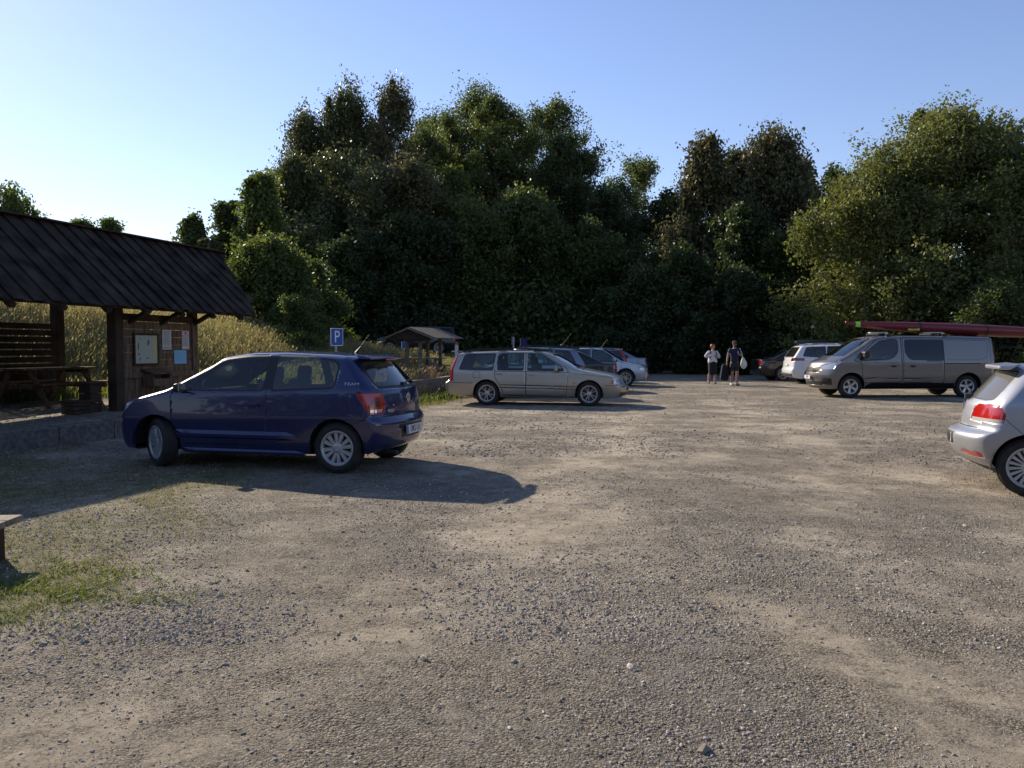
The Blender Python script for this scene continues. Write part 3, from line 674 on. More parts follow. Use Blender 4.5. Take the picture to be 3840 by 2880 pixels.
# --- champagne estate, boxy
v70 = dict(
    top=[(-2.6, 1.345), (-2.20, 1.365), (-1.9, 1.40), (-1.0, 1.43), (-.2, 1.43), (.22, 1.395), (.46, 1.325), (1.10, .985), (1.35, .93), (1.9, .83), (2.22, .73), (2.4, .66)],
    bot=[(-2.4, .29), (-1.9, .21), (1.9, .20), (2.3, .23)],
    rear=[(.18, -2.30), (.30, -2.42), (.45, -2.455), (.58, -2.46), (.62, -2.43), (.65, -2.35), (.95, -2.33), (1.36, -2.17)],
    front=[(.18, 2.20), (.28, 2.28), (.4, 2.315), (.52, 2.32), (.56, 2.25), (.7, 2.21), (.9, 2.18)],
    belt=(.93, .90), H=1.43, hw=(.80, .845, .88, .845, .66), zmax=.58, wb=2.66, R=.315, rim=.215, style='split5', tw=.2, paint=P_gold, arch=.355, wsx=.3, round=(.045, .12, .08),
    bow=(.02, .20), taper=(.02, .16), taplen=(.5, .9), inset=.03,
    ws=(.99, 1.33, .70, .60, .3, 1.3), rw=(.97, 1.30, .66, .58, 'rear'),
    win=[dict(p=[(.67, .92), (.63, 1.0), (.10, 1.325), (-.24, 1.335), (-.24, .925)], door=0, r=.03, fr=.02),
         dict(p=[(-.37, .93), (-.37, 1.335), (-.96, 1.33), (-1.03, 1.28), (-1.03, .935)], door=1, r=.03, fr=.02),
         dict(p=[(-1.17, .94), (-1.12, 1.33), (-1.85, 1.315), (-1.92, 1.28), (-2.04, .95)], g='glass_r', r=.03, fr=.025)],
    doors=[[(.75, .27), (.80, .85), (.76, .98), (.14, 1.36), (-.295, 1.372), (-.305, .27)], [(-.31, .27), (-.305, 1.372), (-1.0, 1.365), (-1.12, .92), (-1.12, .75), (-.92, .40), (-.88, .27)]],
    handles=[(-.13, .80), (-.98, .825)], mirror=(.52, .91),
    regions=[dict(n='taillight', m='red', p=[('side', [(-2.6, .62), (-2.22, .62), (-2.21, .9), (-2.09, 1.33), (-2.6, 1.33)]), ('rear', [(.71, .62), (1.0, .62), (1.0, 1.30), (.60, 1.30), (.72, .93)])]),
             dict(n='headlight', m='clear', xr=(1.5, 9), p=[('side', [(2.5, .575), (1.90, .575), (1.94, .70), (2.04, .735), (2.5, .73)]), ('front', [(.42, .575), (1., .575), (1., .73), (.42, .73)])]),
             dict(n='grille', m='black', s=None, p=[('front', [(0, .58), (.34, .58), (.38, .70), (0, .70)])]),
             dict(n='air_intake', m='black', s=None, p=[('front', [(0, .27), (.72, .27), (.72, .36), (0, .36)])]),
             dict(n='indicator', m='orange', xr=(1.5, 9), over=True, p=[('side', [(1.86, .585), (1.95, .58), (1.98, .70), (1.93, .69)])]),
             dict(n='side_marker', m='orange', p=[('side', [(.90, .57), (.99, .57), (.99, .60), (.90, .60)])])],
    lines=[('side', [(-2.3, .59), (-1.70, .58)], .012), ('side', [(-.97, .535), (.98, .50)], .012), ('side', [(-.97, .46), (.98, .425)], .010), ('side', [(1.72, .545), (2.3, .54)], .012), ('side', [(-1.9, .905), (.7, .875), (1.9, .74)], .007), ('side', [(-.95, .265), (1.0, .245)], .014),
           ('side', [(-1.50, .72), (-1.68, .72), (-1.68, .87), (-1.50, .87), (-1.50, .72)], .009), ('side', [(.80, .86), (.82, .93), (.70, 1.03)], .007)])
vx, vy = .78, 21.5; v_rz = R(-9)
car, W, ob, sil = build_car('parked_car', v70, (vx, vy, hz(vx, vy)), v_rz, 'champagne grey boxy estate car with black roof rails, seen from its right side', group='cars parked in the middle row', res=1.1)
rails(car, W, .10, -2.0, sil[2], .60, M['black'], raise_=.05, feet=(.02, .5, .97))
MB().box((-2.24, 0, 1.40), (.16, 1.2, .035)).build('spoiler', P_gold, car, bevel=.012)
plate_obj(car, '', (2.325, 0, .43), PI/2)
wp = MB(); wp.bar((1.16, -.1, .99), (1.02, -.62, 1.03), .02, .015); wp.bar((1.16, .45, .99), (1.03, 0, 1.05), .02, .015); wp.build('wiper', M['black'], car)
a = MB(); a.tube([(1.17, -.55, .98), (.85, -.42, 1.18)], .004, 5); a.build('windshield_trim', M['black'], car)

# --- silver hatchback at the right edge
golf = dict(
    top=[(-2.2, 1.41), (-1.52, 1.425), (-1.1, 1.465), (-.4, 1.48), (.0, 1.475), (.45, 1.42), (1.25, 1.03), (1.8, .90), (2.05, .78), (2.3, .6)],
    bot=[(-2.0, .34), (-1.6, .21), (1.6, .19), (2.1, .23)],
    rear=[(.17, -1.66), (.26, -1.84), (.34, -1.92), (.40, -1.985), (.50, -2.035), (.60, -2.05), (.66, -2.03), (.685, -1.97), (.70, -1.90), (.84, -1.885), (.98, -1.85), (1.04, -1.80), (1.36, -1.54), (1.45, -1.47)],
    front=[(.18, 2.05), (.3, 2.13), (.5, 2.16), (.65, 2.13), (.8, 2.06), (1.0, 2.0)],
    belt=(1.03, .97), H=1.48, hw=(.82, .85, .89, .86, .62), zmax=.64, wb=2.575, R=.316, rim=.222, style='fan', tw=.205, paint=P_silver, arch=.365, wsx=.2,
    bow=(.26, .22), taper=(.17, .18), taplen=(.75, .9), inset=.03, rsig=.016,
    ws=(1.03, 1.385, .68, .57, .28, 1.5), rw=(1.05, 1.365, .665, .54, 'rear'), rwg='glass_dust', rwfr=.012,
    win=[dict(p=[(.96, 1.0), (.33, 1.365), (.05, 1.39), (-.30, 1.40), (-.30, 1.01)], door=0), dict(p=[(-.42, 1.02), (-.42, 1.40), (-.9, 1.38), (-1.0, 1.34), (-1.05, 1.06)], g='glass_r')],
    doors=[[(.98, .30), (1.03, .90), (.95, 1.07), (.36, 1.42), (-.33, 1.445), (-.36, .9), (-.36, .30)]],
    handles=[(-.16, .83)], mirror=(.85, 1.0),
    regions=[dict(n='taillight', m='red', xr=(-9, -1.3), p=[('side', [(-2.1, .80), (-1.55, .80), (-1.53, .88), (-1.56, .96), (-1.64, .99), (-2.1, .99)]), ('rear', [(.40, .80), (.95, .80), (.95, .99), (.48, .99), (.40, .93)])]),
             dict(n='reversing_light', m='pale_lens', over=True, xr=(-9, -1.3), p=[('side', [(-2.1, .80), (-1.56, .80), (-1.55, .838), (-2.1, .838)]), ('rear', [(.42, .80), (.95, .80), (.95, .838), (.41, .838)])]),
             dict(n='reflector', m='red', xr=(-9, -1.2), p=[('side', [(-2.1, .41), (-1.80, .405), (-1.78, .43), (-2.1, .46)]), ('rear', [(.45, .42), (.60, .40), (.80, .40), (.82, .445), (.45, .455)])]),
             dict(n='plate_recess', m='black', s=None, p=[('rear', [(0, .50), (.29, .50), (.31, .64), (0, .64)])]),
             dict(n='body', m='trim', s=None, p=[('rear', [(0, .16), (.9, .16), (.9, .29), (0, .33)]), ])],
    lines=[('side', [(-1.55, .86), (-1.34, .66)], .006), ('rear', [(-.58, .72), (.58, .72)], .009), ('rear', [(.58, .72), (.58, .83)], .006),
           ('side', [(-1.20, 1.42), (-1.17, 1.47)], .006)]
          + [('side', [(-1.17+.105*math.cos(a), .89+.085*math.sin(a)) for a in np.linspace(0, 2*PI, 17)], .008)])
phi = R(-25); h = Vector((math.cos(phi), math.sin(phi))); pp = Vector((-math.sin(phi), math.cos(phi)))
wheel_c = Vector((5.70, 8.80)); gm = wheel_c+h*1.2875+pp*.76
car, W, ob, sil = build_car('parked_car', golf, (gm.x, gm.y, hz(5.6, 8.9)), phi, 'silver hatchback cut off by the right edge, red tail light towards the viewer', res=1.25)
sp_ = MB(); sp_.add([(-1.36, -.60, 1.455), (-1.36, .60, 1.455), (-1.58, .56, 1.43), (-1.66, 0, 1.44), (-1.58, -.56, 1.43), (-1.46, -.60, 1.385), (-1.46, .60, 1.385), (-1.58, .55, 1.385), (-1.66, 0, 1.39), (-1.58, -.55, 1.385)],
                     [(0, 1, 2, 3, 4), (5, 9, 8, 7, 6), (0, 5, 6, 1), (1, 6, 7, 2), (2, 7, 8, 3), (3, 8, 9, 4), (4, 9, 5, 0)]); sp_.build('spoiler', P_silver, car, smooth=False, bevel=.02)
plate_obj(car, '', (sil[0](.57)+.028, 0, .57), -PI/2)
emblem(car, (sil[0](.88)+.004, 0, .93), -PI/2, .06)
wp = MB(); x1 = sil[0](1.07)-.05; wp.bar((x1, 0, 1.065), (x1+.05, .32, 1.10), .03, .03); wp.box((x1, 0, 1.05), (.08, .09, .06)); wp.build('wiper', M['trim'], car, bevel=.006)

# --- grey-brown panel van with the boat on its roof
van = dict(
    top=[(-2.8, 1.85), (-2.6, 1.86), (-1.5, 1.89), (.2, 1.90), (.8, 1.88), (1.15, 1.81), (1.35, 1.73), (2.10, 1.26), (2.3, 1.17), (2.62, 1.05), (2.80, .93), (3.0, .7)],
    bot=[(-2.6, .32), (-2.2, .27), (2.2, .25), (2.7, .26)],
    rear=[(.2, -2.55), (.32, -2.63), (.5, -2.66), (.62, -2.65), (.70, -2.62), (1.2, -2.62), (1.9, -2.55)],
    front=[(.22, 2.58), (.32, 2.68), (.5, 2.73), (.66, 2.73), (.80, 2.70), (1.0, 2.62), (1.2, 2.5)],
    belt=(1.12, 1.12), H=1.90, hw=(.90, .94, .975, .955, .80), zmax=.7, wb=3.5, R=.335, rim=.215, style='star5', tw=.215, paint=P_van, arch=.40, archz=.36, wsx=1.0, wsbow=.16, round=(.03, .14, .10),
    bow=(.03, .42), taper=(.03, .13), taplen=(.5, .9), inset=.04, cabx=1.0, seatx=.95, seats=[(.85, (-.5, .5))], crown=.05,
    ws=(1.26, 1.79, .80, .68, 1.05, 2.3),
    win=[dict(p=[(1.52, 1.135), (1.38, 1.30), (.92, 1.68), (.62, 1.745), (.44, 1.755), (.36, 1.70), (.36, 1.42), (.50, 1.22), (.62, 1.17)], door=0, r=.05, fr=.02),
         dict(p=[(.14, 1.74), (-1.01, 1.74), (-1.01, 1.13), (-.06, 1.14), (.05, 1.20), (.14, 1.36)], door=1, g='glass_d', r=.04, fr=.008)],
    doors=[[(1.42, .44), (1.46, 1.05), (1.70, 1.12), (.98, 1.77), (.60, 1.84), (.24, 1.85), (.24, .44)], [(.21, .44), (.21, 1.83), (-1.03, 1.83), (-1.03, .44)]], seam=.013,
    handles=[(.50, .96), (-.08, .96)], hm=M['black'], mirror=(1.42, 1.22, 1.5), mirm=M['black'],
    regions=[dict(n='headlight', m='clear', xr=(1.7, 9), p=[('side', [(3, .86), (2.32, .88), (2.06, 1.08), (2.10, 1.12), (2.34, 1.07), (3, 1.0)]), ('front', [(.55, .86), (1.1, .86), (1.1, 1.12), (.52, .95)])]),
             dict(n='grille', m='black', s=None, p=[('front', [(0, .76), (.50, .76), (.54, .90), (0, .90)])]),
             dict(n='bumper', m='trim', s=None, p=[('front', [(0, .36), (.62, .36), (.62, .50), (0, .50)])]),
             dict(n='fog_light', m='black', xr=(1.7, 9), p=[('front', [(.60, .38), (1.1, .38), (1.1, .56), (.68, .60)]), ('side', [(3, .38), (2.42, .38), (2.44, .52), (2.56, .62), (3, .62)])]),
             dict(n='sill', m='cladding', over=True, p=[('side', [(1.36, .20), (-1.34, .20), (-1.34, .44), (1.16, .44), (1.32, .36)])]),
             dict(n='taillight', m='red', p=[('side', [(-2.9, .95), (-2.56, .95), (-2.50, 1.45), (-2.9, 1.45)]), ('rear', [(.80, .95), (1.1, .95), (1.1, 1.45), (.78, 1.45)])])],
    lines=[('side', [(-1.05, 1.03), (-2.1, 1.035)], .022), ('side', [(-1.10, 1.14), (-2.05, 1.14), (-2.28, 1.22), (-2.34, 1.40), (-2.34, 1.66), (-2.28, 1.72), (-1.10, 1.735)], .008), ('side', [(-2.42, .5), (-2.42, 1.80)], .010), ('side', [(1.40, .55), (1.0, .60), (.3, .56), (-.9, .60)], .007), ('side', [(.95, 1.14), (.99, 1.62)], .02)])
vnx, vny = 11.95, 25.05
car, W, ob, sil = build_car('van', van, (vnx, vny, hz(vnx, vny)), PI, 'grey-brown panel van carrying a long red boat on roof bars', cat='van', res=1.15)
for k in range(4): MB().tube([(2.722-.014*k-.60*yy*yy, yy, .785+k*.032) for yy in np.linspace(-.46, .46, 9)], .008, 5).build('grille_bar', M['chrome'], car)
plate_obj(car, 'XTW', (2.745, .0, .60), PI/2)
van_obj = car
for xb, in ((.55,), (-1.15,)):
    rb = MB(); rb.box((xb, 0, 1.93), (.07, 1.5, .03)); rb.box((xb, .66, 1.885), (.14, .06, .08)); rb.box((xb, -.66, 1.885), (.14, .06, .08)); rb.build('roof_bar', M['black'], car, bevel=.006)

# --- further cars
def park(sp, x, y, rz, label, name='parked_car', group=None, res=.72, **k): return build_car(name, sp, (x, y, hz(x, y)), rz, label, group=group, res=res, **k)
G1 = 'cars parked in the middle row'; G2 = 'cars parked beyond the van'
s_ = spec_hatch(3.9, 1.72, 1.54, 2.5, .75, kind='hatch', paint=P_greyb, hood=.9, R_=.31)
c, W, ob, sil = park(s_, .42, 24.8, PI+R(6), 'blue-grey hatchback facing left directly behind the boxy estate', group=G1); rails(c, W, .1, -1.55, sil[2], .56, M['black']); antenna(c, -1.1, 1.54, .55, 52)
s_ = spec_hatch(4.6, 1.76, 1.47, 2.67, .9, kind='sedan', paint=P_blk, belt=(.98, .93))
c, W, ob, sil = park(s_, 1.3, 28.1, PI+R(5), 'black saloon with bright red tail light, between blue-grey hatchback and silver estate', group=G1)
s_ = spec_hatch(4.8, 1.86, 1.52, 2.82, .94, kind='wagon', paint=P_sil2, R_=.33, style='multi', hood=.88)
c, W, ob, sil = park(s_, 3.1, 32.2, R(-6), 'silver estate facing right with its clear headlight towards the lot', group=G1)
rails(c, W, .2, -2.2, sil[2], .60, M['black'], raise_=.04)
s_ = spec_hatch(4.5, 1.76, 1.50, 2.6, .9, kind='wagon', paint=P_dark)
c, W, ob, sil = park(s_, 2.4, 35.6, PI, 'dark grey estate with a roof antenna, facing left behind the silver estate', group=G1); antenna(c, -1.5, 1.47, .55, 52)
s_ = spec_hatch(4.7, 1.80, 1.48, 2.75, .9, kind='wagon', paint=P_dark)
s_['regions'][0] = dict(n='taillight', m='red', p=[('side', [(-2.9, .62), (-2.15, .62), (-2.12, .95), (-1.95, 1.42), (-2.9, 1.42)]), ('rear', [(.70, .62), (1, .62), (1, 1.36), (.62, 1.36)])])
c, W, ob, sil = park(s_, 3.15, 38.8, PI, 'dark estate with tall vertical red tail lights and roof rails', group=G1); rails(c, W, .2, -2.1, sil[2], .60, M['chrome'], raise_=.04)
s_ = spec_hatch(4.7, 1.80, 1.47, 2.7, .9, kind='sedan', paint=P_greyb, belt=(.99, .93))
c, W, ob, sil = park(s_, 4.6, 42.0, PI, 'pale blue-grey saloon at the far end of the middle row', group=G1)
s_ = spec_hatch(4.9, 1.86, 1.47, 2.95, .85, kind='sedan', paint=P_blk, R_=.335, belt=(.98, .92)); 
c, W, ob, sil = park(s_, 13.75, 37.2, 0, 'black saloon with a black roof box, left end of the row beyond the van', group=G2)
rb = MB(); rb.tube([(-.65, 0, 1.66), (-.6, 0, 1.66), (-.3, 0, 1.67), (.6, 0, 1.67), (1.15, 0, 1.64), (1.5, 0, 1.58)], [.10, .19, .22, .22, .17, .05], 12)
bx_ = rb.build('roof_box', mat('gloss_black', (.02, .02, .022), .25, coat=1), None, smooth=True, loc=(13.75, 37.2, hz(13.75, 37.2))); bx_.scale = (1.15, 1.9, 1); bx_.location.z += .0
tag(bx_, 'long black roof box carried on the black saloon', 'roof box')
MB().box((-.2, 0, 1.48), (.07, 1.3, .04)).build('roof_bar', M['galv'], c)
s_ = spec_hatch(4.5, 1.84, 1.66, 2.68, .88, kind='hatch', paint=P_white, hood=1.0, R_=.345, belt=(1.10, 1.05))
s_['regions'][0] = dict(n='taillight', m='red_d', p=[('side', [(-2.6, .95), (-1.72, .98), (-1.70, 1.09), (-2.6, 1.09)]), ('rear', [(.52, .95), (1.1, .95), (1.1, 1.08), (.56, 1.09)])])
s_['regions'].append(dict(n='sill', m='trim', over=True, s=None, p=[('rear', [(0, .2), (.95, .2), (.95, .42), (0, .42)])]))
c, W, ob, sil = park(s_, 13.95, 34.2, R(-4), 'white high-roofed family car with dark red tail lights, between van and black saloon', group=G2)
plate_obj(c, '', (sil[0](.80)-.03, 0, .80), -PI/2); rails(c, W, .3, -1.5, sil[2], .62, M['chrome'])
text_obj('SUAVO', .11, M['blue'], c, (-1.05, -float(W(-1.05, .95))-.006, .93), (R(90), 0, 0), .002)
s_ = spec_hatch(4.9, 1.92, 1.62, 2.85, .9, kind='wagon', paint=P_blk, hood=1.02, R_=.37, belt=(1.10, 1.05)); s_['rim'] = .26; [w_.update(g='glass_d') for w_ in s_['win']]; s_['wsg'] = 'glass_d'; s_['rwg'] = 'glass_d'
sx, sy = at(415, 47), 47.5
c, W, ob, sil = park(s_, sx, sy, PI, 'black off-road car facing left behind the roofed picnic table')
# ------------------------------------------------------------ ground
def grassy(x, y):
    """0 bare gravel .. 1 turf"""
    n = .5+.25*np.sin(1.9*x+.7*y+1)+.25*np.sin(.8*x-2.3*y)+.15*np.sin(5.1*x+3.3*y)
    left = sstep((-1.3-.10*(y-4)-x-.15*n)/2.2)*sstep((12.5-y)/3)*sstep((y-3.3)/1.2)*(.35+.55*n)
    green = np.exp(-(((x+3.05)/.65)**2+((y-4.85)/.7)**2))
    s = edge_x(y)-x; strip = sstep((s+2.2-.8*n)/.9)*sstep((y-16.5)/3)*sstep((31-y)/4)
    strip2 = sstep((s+1.6-.5*n)/1.0)*sstep((14-y)/3)*.6
    terrace = sstep((s-.2)/.3)*sstep((y-17.5)/2.5)
    back = sstep((s+1)/3)*sstep((y-30)/5)
    return np.clip(np.maximum.reduce([left, green, strip, strip2, terrace, back]), 0, 1)
def sandy(x, y):
    v = np.zeros_like(x)
    for pts, w_, a in (([(-2.3, 2.2), (-1.2, 3.9), (-.1, 6.5), (1.8, 13), (2.6, 20)], .42, .75), ([(1.2, 2.4), (1.6, 4.2), (2.9, 7), (4.6, 12), (6, 20)], .35, .55), ([(3.4, 3.2), (4.0, 5.5), (5.2, 9)], .3, .45), ([(-1.0, 3.2), (.9, 7.2), (4.4, 15)], .22, .4), ([(2.0, 2.8), (-.6, 9.5), (-2.4, 17)], .2, .3), ([(6.5, 13), (3, 17), (-1, 19)], .4, .5)):
        xc = np.interp(y, [p[1] for p in pts], [p[0] for p in pts])+.15*np.sin(y*1.7); inside = sstep((y-pts[0][1]+1)/1)*sstep((pts[-1][1]+3-y)/3)
        v += a*np.exp(-((x-xc)/(w_*(1+.04*y)))**2)*inside*(.7+.3*np.sin(x*3.1+y*2.3))
    for cx, cy, sx_, sy_, a in ((1.75, 3.0, .30, .22, .9), (2.0, 3.55, .35, .3, .6), (.95, 2.95, .5, .35, -.9), (.8, 3.5, .45, .5, -.6), (-1.9, 4.2, .6, .6, -.6), (-.9, 6.0, .5, .8, -.5), (-1.2, 3.0, .35, .3, .5), (2.6, 4.6, .4, .4, .5), (3.5, 7.5, .8, .8, -.4)):
        v += a*np.exp(-((x-cx)/sx_)**2-((y-cy)/sy_)**2)
    return v
def build_ground():
    xs = np.concatenate([np.linspace(-260, -32, 16)[:-1], np.linspace(-32, -15, 24)[:-1], np.arange(-15, 17, .18), np.linspace(17.2, 40, 24), np.linspace(46, 300, 14)])
    ys = np.concatenate([np.linspace(-120, -6, 12)[:-1], np.linspace(-6, 2, 12)[:-1], np.arange(2, 36, .18), np.linspace(36.3, 70, 70), np.linspace(76, 400, 16)])
    X, Y = np.meshgrid(xs, ys); Z = hgt(X, Y); nx, ny = len(xs), len(ys)
    i = np.arange(nx*ny).reshape(ny, nx); Fq = np.stack([i[:-1, :-1], i[:-1, 1:], i[1:, 1:], i[1:, :-1]], -1).reshape(-1, 4)
    m = mat('gravel_ground', (.3, .27, .24), .95, spec=.2); N, L, b = nodes(m)
    tc = N.new('ShaderNodeTexCoord')
    def noise(sc, det=5, rough=.55, st=None):
        n = N.new('ShaderNodeTexNoise'); n.inputs['Scale'].default_value = sc; n.inputs['Detail'].default_value = det; n.inputs['Roughness'].default_value = rough
        if st:
            mp = N.new('ShaderNodeMapping'); mp.inputs['Scale'].default_value = st[:3]; mp.inputs['Rotation'].default_value = (0, 0, st[3]); L.new(tc.outputs['Object'], mp.inputs[0]); L.new(mp.outputs[0], n.inputs[0])
        else: L.new(tc.outputs['Object'], n.inputs[0])
        return n.outputs[0]
    def ramp(s, p0, p1, c0, c1):
        r = N.new('ShaderNodeValToRGB'); r.color_ramp.elements[0].position = p0; r.color_ramp.elements[1].position = p1
        r.color_ramp.elements[0].color = (*c0, 1); r.color_ramp.elements[1].color = (*c1, 1); L.new(s, r.inputs[0]); return r.outputs[0]
    def mix(f, a, c, bt='MIX', fac=None):
        x = N.new('ShaderNodeMix'); x.data_type = 'RGBA'; x.blend_type = bt
        if f is None: x.inputs[0].default_value = fac
        else: L.new(f, x.inputs[0])
        for s_, v_ in ((6, a), (7, c)):
            if isinstance(v_, tuple): x.inputs[s_].default_value = (*v_, 1)
            else: L.new(v_, x.inputs[s_])
        return x.outputs[2]
    def vor(sc):
        v = N.new('ShaderNodeTexVoronoi'); v.inputs['Scale'].default_value = sc; L.new(tc.outputs['Object'], v.inputs[0]); return v
    grey = ramp(noise(9, 8, .7), .3, .7, (.205, .180, .145), (.45, .405, .33))
    sand = ramp(noise(5, 8, .7), .3, .7, (.37, .32, .24), (.63, .54, .41))
    patch = ramp(noise(.55, 12, .74, (1, 1.1, 1, .5)), .46, .56, (0, 0, 0), (1, 1, 1))
    tracks = ramp(noise(.9, 4, .5, (.35, 2.2, 1, R(-28))), .44, .62, (0, 0, 0), (1, 1, 1))
    pt = N.new('ShaderNodeMath'); pt.operation = 'MULTIPLY_ADD'; pt.use_clamp = True; L.new(patch, pt.inputs[0]); pt.inputs[1].default_value = .55
    tk = N.new('ShaderNodeMath'); tk.operation = 'MULTIPLY'; L.new(tracks, tk.inputs[0]); tk.inputs[1].default_value = .22; L.new(tk.outputs[0], pt.inputs[2])
    sa = N.new('ShaderNodeAttribute'); sa.attribute_name = 'sand'; ps = N.new('ShaderNodeMath'); ps.operation = 'ADD'; ps.use_clamp = True; L.new(pt.outputs[0], ps.inputs[0]); sn = N.new('ShaderNodeMath'); sn.operation = 'MULTIPLY'; L.new(ramp(noise(3.4, 12, .8), .38, .58, (.15, .15, .15), (1.25, 1.25, 1.25)), sn.inputs[0]); L.new(sa.outputs['Fac'], sn.inputs[1]); L.new(sn.outputs[0], ps.inputs[1])
    g1 = mix(ps.outputs[0], grey, sand)
    v1 = vor(75)
    fp = N.new('ShaderNodeMapRange'); fp.inputs[1].default_value = .25; fp.inputs[2].default_value = .95; fp.inputs[3].default_value = 1.; fp.inputs[4].default_value = .12; L.new(ps.outputs[0], fp.inputs[0])
    fpn = N.new('ShaderNodeMath'); fpn.operation = 'MULTIPLY'; L.new(fp.outputs[0], fpn.inputs[0]); L.new(ramp(noise(1.8, 8, .75), .34, .56, (.25, .25, .25), (1, 1, 1)), fpn.inputs[1])
    peb = N.new('ShaderNodeSeparateColor'); L.new(v1.outputs['Color'], peb.inputs[0])
    pebc = ramp(peb.outputs[0], 0, 1, (.50, .49, .48), (1.5, 1.47, 1.42)); edg = ramp(v1.outputs['Distance'], .38, .72, (1, 1, 1), (.50, .48, .45))
    g2 = mix(fpn.outputs[0], g1, mix(None, g1, pebc, 'MULTIPLY', .9)); g2 = mix(fpn.outputs[0], g2, mix(None, g2, edg, 'MULTIPLY', .8))
    dk = ramp(noise(26, 4, .85), .54, .64, (1, 1, 1), (.40, .39, .38)); g2 = mix(None, g2, dk, 'MULTIPLY', .85)
    lt = ramp(noise(60, 3, .8), .60, .70, (0, 0, 0), (1, 1, 1)); g2 = mix(lt, g2, (.50, .46, .40))
    at_ = N.new('ShaderNodeAttribute'); at_.attribute_name = 'grass'
    gn = noise(7, 6, .7); ad = N.new('ShaderNodeMath'); ad.operation = 'ADD'; L.new(at_.outputs['Fac'], ad.inputs[0]); L.new(gn, ad.inputs[1])
    gm_ = ramp(ad.outputs[0], .86, 1.08, (0, 0, 0), (1, 1, 1))
    soil = ramp(noise(5, 9, .8), .38, .62, (.13, .125, .06), (.36, .32, .20))
    g3 = mix(gm_, g2, soil); L.new(g3, b.inputs['Base Color'])
    # relief: pebbles, lumps, ruts
    h1 = N.new('ShaderNodeMath'); h1.operation = 'MULTIPLY_ADD'; dm = N.new('ShaderNodeMath'); dm.operation = 'MULTIPLY'; L.new(v1.outputs['Distance'], dm.inputs[0]); L.new(fpn.outputs[0], dm.inputs[1]); L.new(dm.outputs[0], h1.inputs[0]); h1.inputs[1].default_value = -.9
    nl0 = noise(22, 9, .85); nlm = N.new('ShaderNodeMath'); nlm.operation = 'MULTIPLY'; nlm.inputs[1].default_value = .75; L.new(nl0, nlm.inputs[0]); L.new(nlm.outputs[0], h1.inputs[2])
    bu = N.new('ShaderNodeBump'); bu.inputs['Strength'].default_value = 1.; bu.inputs['Distance'].default_value = .05; L.new(h1.outputs[0], bu.inputs['Height'])
    bu2 = N.new('ShaderNodeBump'); bu2.inputs['Strength'].default_value = .35; bu2.inputs['Distance'].default_value = .04; L.new(noise(3.5, 8, .7, (1, 1, 1, 0)), bu2.inputs['Height'])
    L.new(bu.outputs[0], bu2.inputs['Normal']); L.new(bu2.outputs[0], b.inputs['Normal'])
    o = np_obj('ground', np.stack([X, Y, Z], -1), Fq, m, smooth=True); tag(o, kind='structure')
    a = o.data.attributes.new('grass', 'FLOAT', 'POINT'); a.data.foreach_set('value', grassy(X, Y).ravel().astype(np.float32))
    a = o.data.attributes.new('sand', 'FLOAT', 'POINT'); a.data.foreach_set('value', sandy(X, Y).ravel().astype(np.float32))
build_ground()

# ------------------------------------------------------------ loose stones (uncountable)
def stones(name, n, dr, sz, seed, mt, tris='ico', dens=None):
    r = np.random.default_rng(seed)
    D = dr[0]*(dr[1]/dr[0])**r.random(n) if dens is None else np.sqrt(r.uniform(dr[0]**2, dr[1]**2, n))
    px = r.uniform(-30, 1054, n); X = (px-512)/F*D; Y = D
    pn = np.sin(X*1.1+.5)+np.sin(Y*1.7-X*.8)+np.sin(X*2.7+Y*1.1+2); keep = (r.random(n) < np.clip(.48+.22*pn-.55*sandy(X, Y), .05, 1)) & (grassy(X, Y) < .75)
    X, Y = X[keep], Y[keep]; n = len(X); s = sz[0]*(sz[1]/sz[0])**(r.random(n)**2.0)
    if tris == 'ico':
        p = (1+5**.5)/2; B = np.array([(-1, p, 0), (1, p, 0), (-1, -p, 0), (1, -p, 0), (0, -1, p), (0, 1, p), (0, -1, -p), (0, 1, -p), (p, 0, -1), (p, 0, 1), (-p, 0, -1), (-p, 0, 1)])/1.9
        T = np.array([(0, 11, 5), (0, 5, 1), (0, 1, 7), (0, 7, 10), (0, 10, 11), (1, 5, 9), (5, 11, 4), (11, 10, 2), (10, 7, 6), (7, 1, 8), (3, 9, 4), (3, 4, 2), (3, 2, 6), (3, 6, 8), (3, 8, 9), (4, 9, 5), (2, 4, 11), (6, 2, 10), (8, 6, 7), (9, 8, 1)])
    else:
        B = np.array([(1, 0, 0), (-1, 0, 0), (0, 1, 0), (0, -1, 0), (0, 0, 1), (0, 0, -1)], float); T = np.array([(0, 2, 4), (2, 1, 4), (1, 3, 4), (3, 0, 4), (2, 0, 5), (1, 2, 5), (3, 1, 5), (0, 3, 5)])
    k = len(B); V = B[None]*(1+r.uniform(-.28, .28, (n, k, 3)))
    sc = s[:, None]*np.stack([r.uniform(.7, 1.2, n), r.uniform(.5, 1, n), r.uniform(.35, .75, n)], 1)/2*1.3; V = V*sc[:, None]
    a = r.uniform(0, 2*PI, n); c, q = np.cos(a)[:, None], np.sin(a)[:, None]
    V = np.stack([V[..., 0]*c-V[..., 1]*q, V[..., 0]*q+V[..., 1]*c, V[..., 2]], -1)
    V += np.stack([X, Y, hgt(X, Y)+sc[:, 2]*.25], -1)[:, None]
    Fq = (T[None]+(np.arange(n)*k)[:, None, None]).reshape(-1, 3)
    o = np_obj(name, V, Fq, mt); tag(o, kind='stuff', label='loose grey and brown gravel stones scattered over the lot', cat='gravel')
stone_m = island_mat('pebbles', [(.12, .105, .085), (.28, .25, .205), (.36, .32, .265), (.22, .18, .13), (.52, .47, .39), (.30, .265, .22), (.16, .14, .115)], .85, trans=0.0)
stones('gravel', 30000, (2.6, 8), (.006, .018), 3, stone_m)
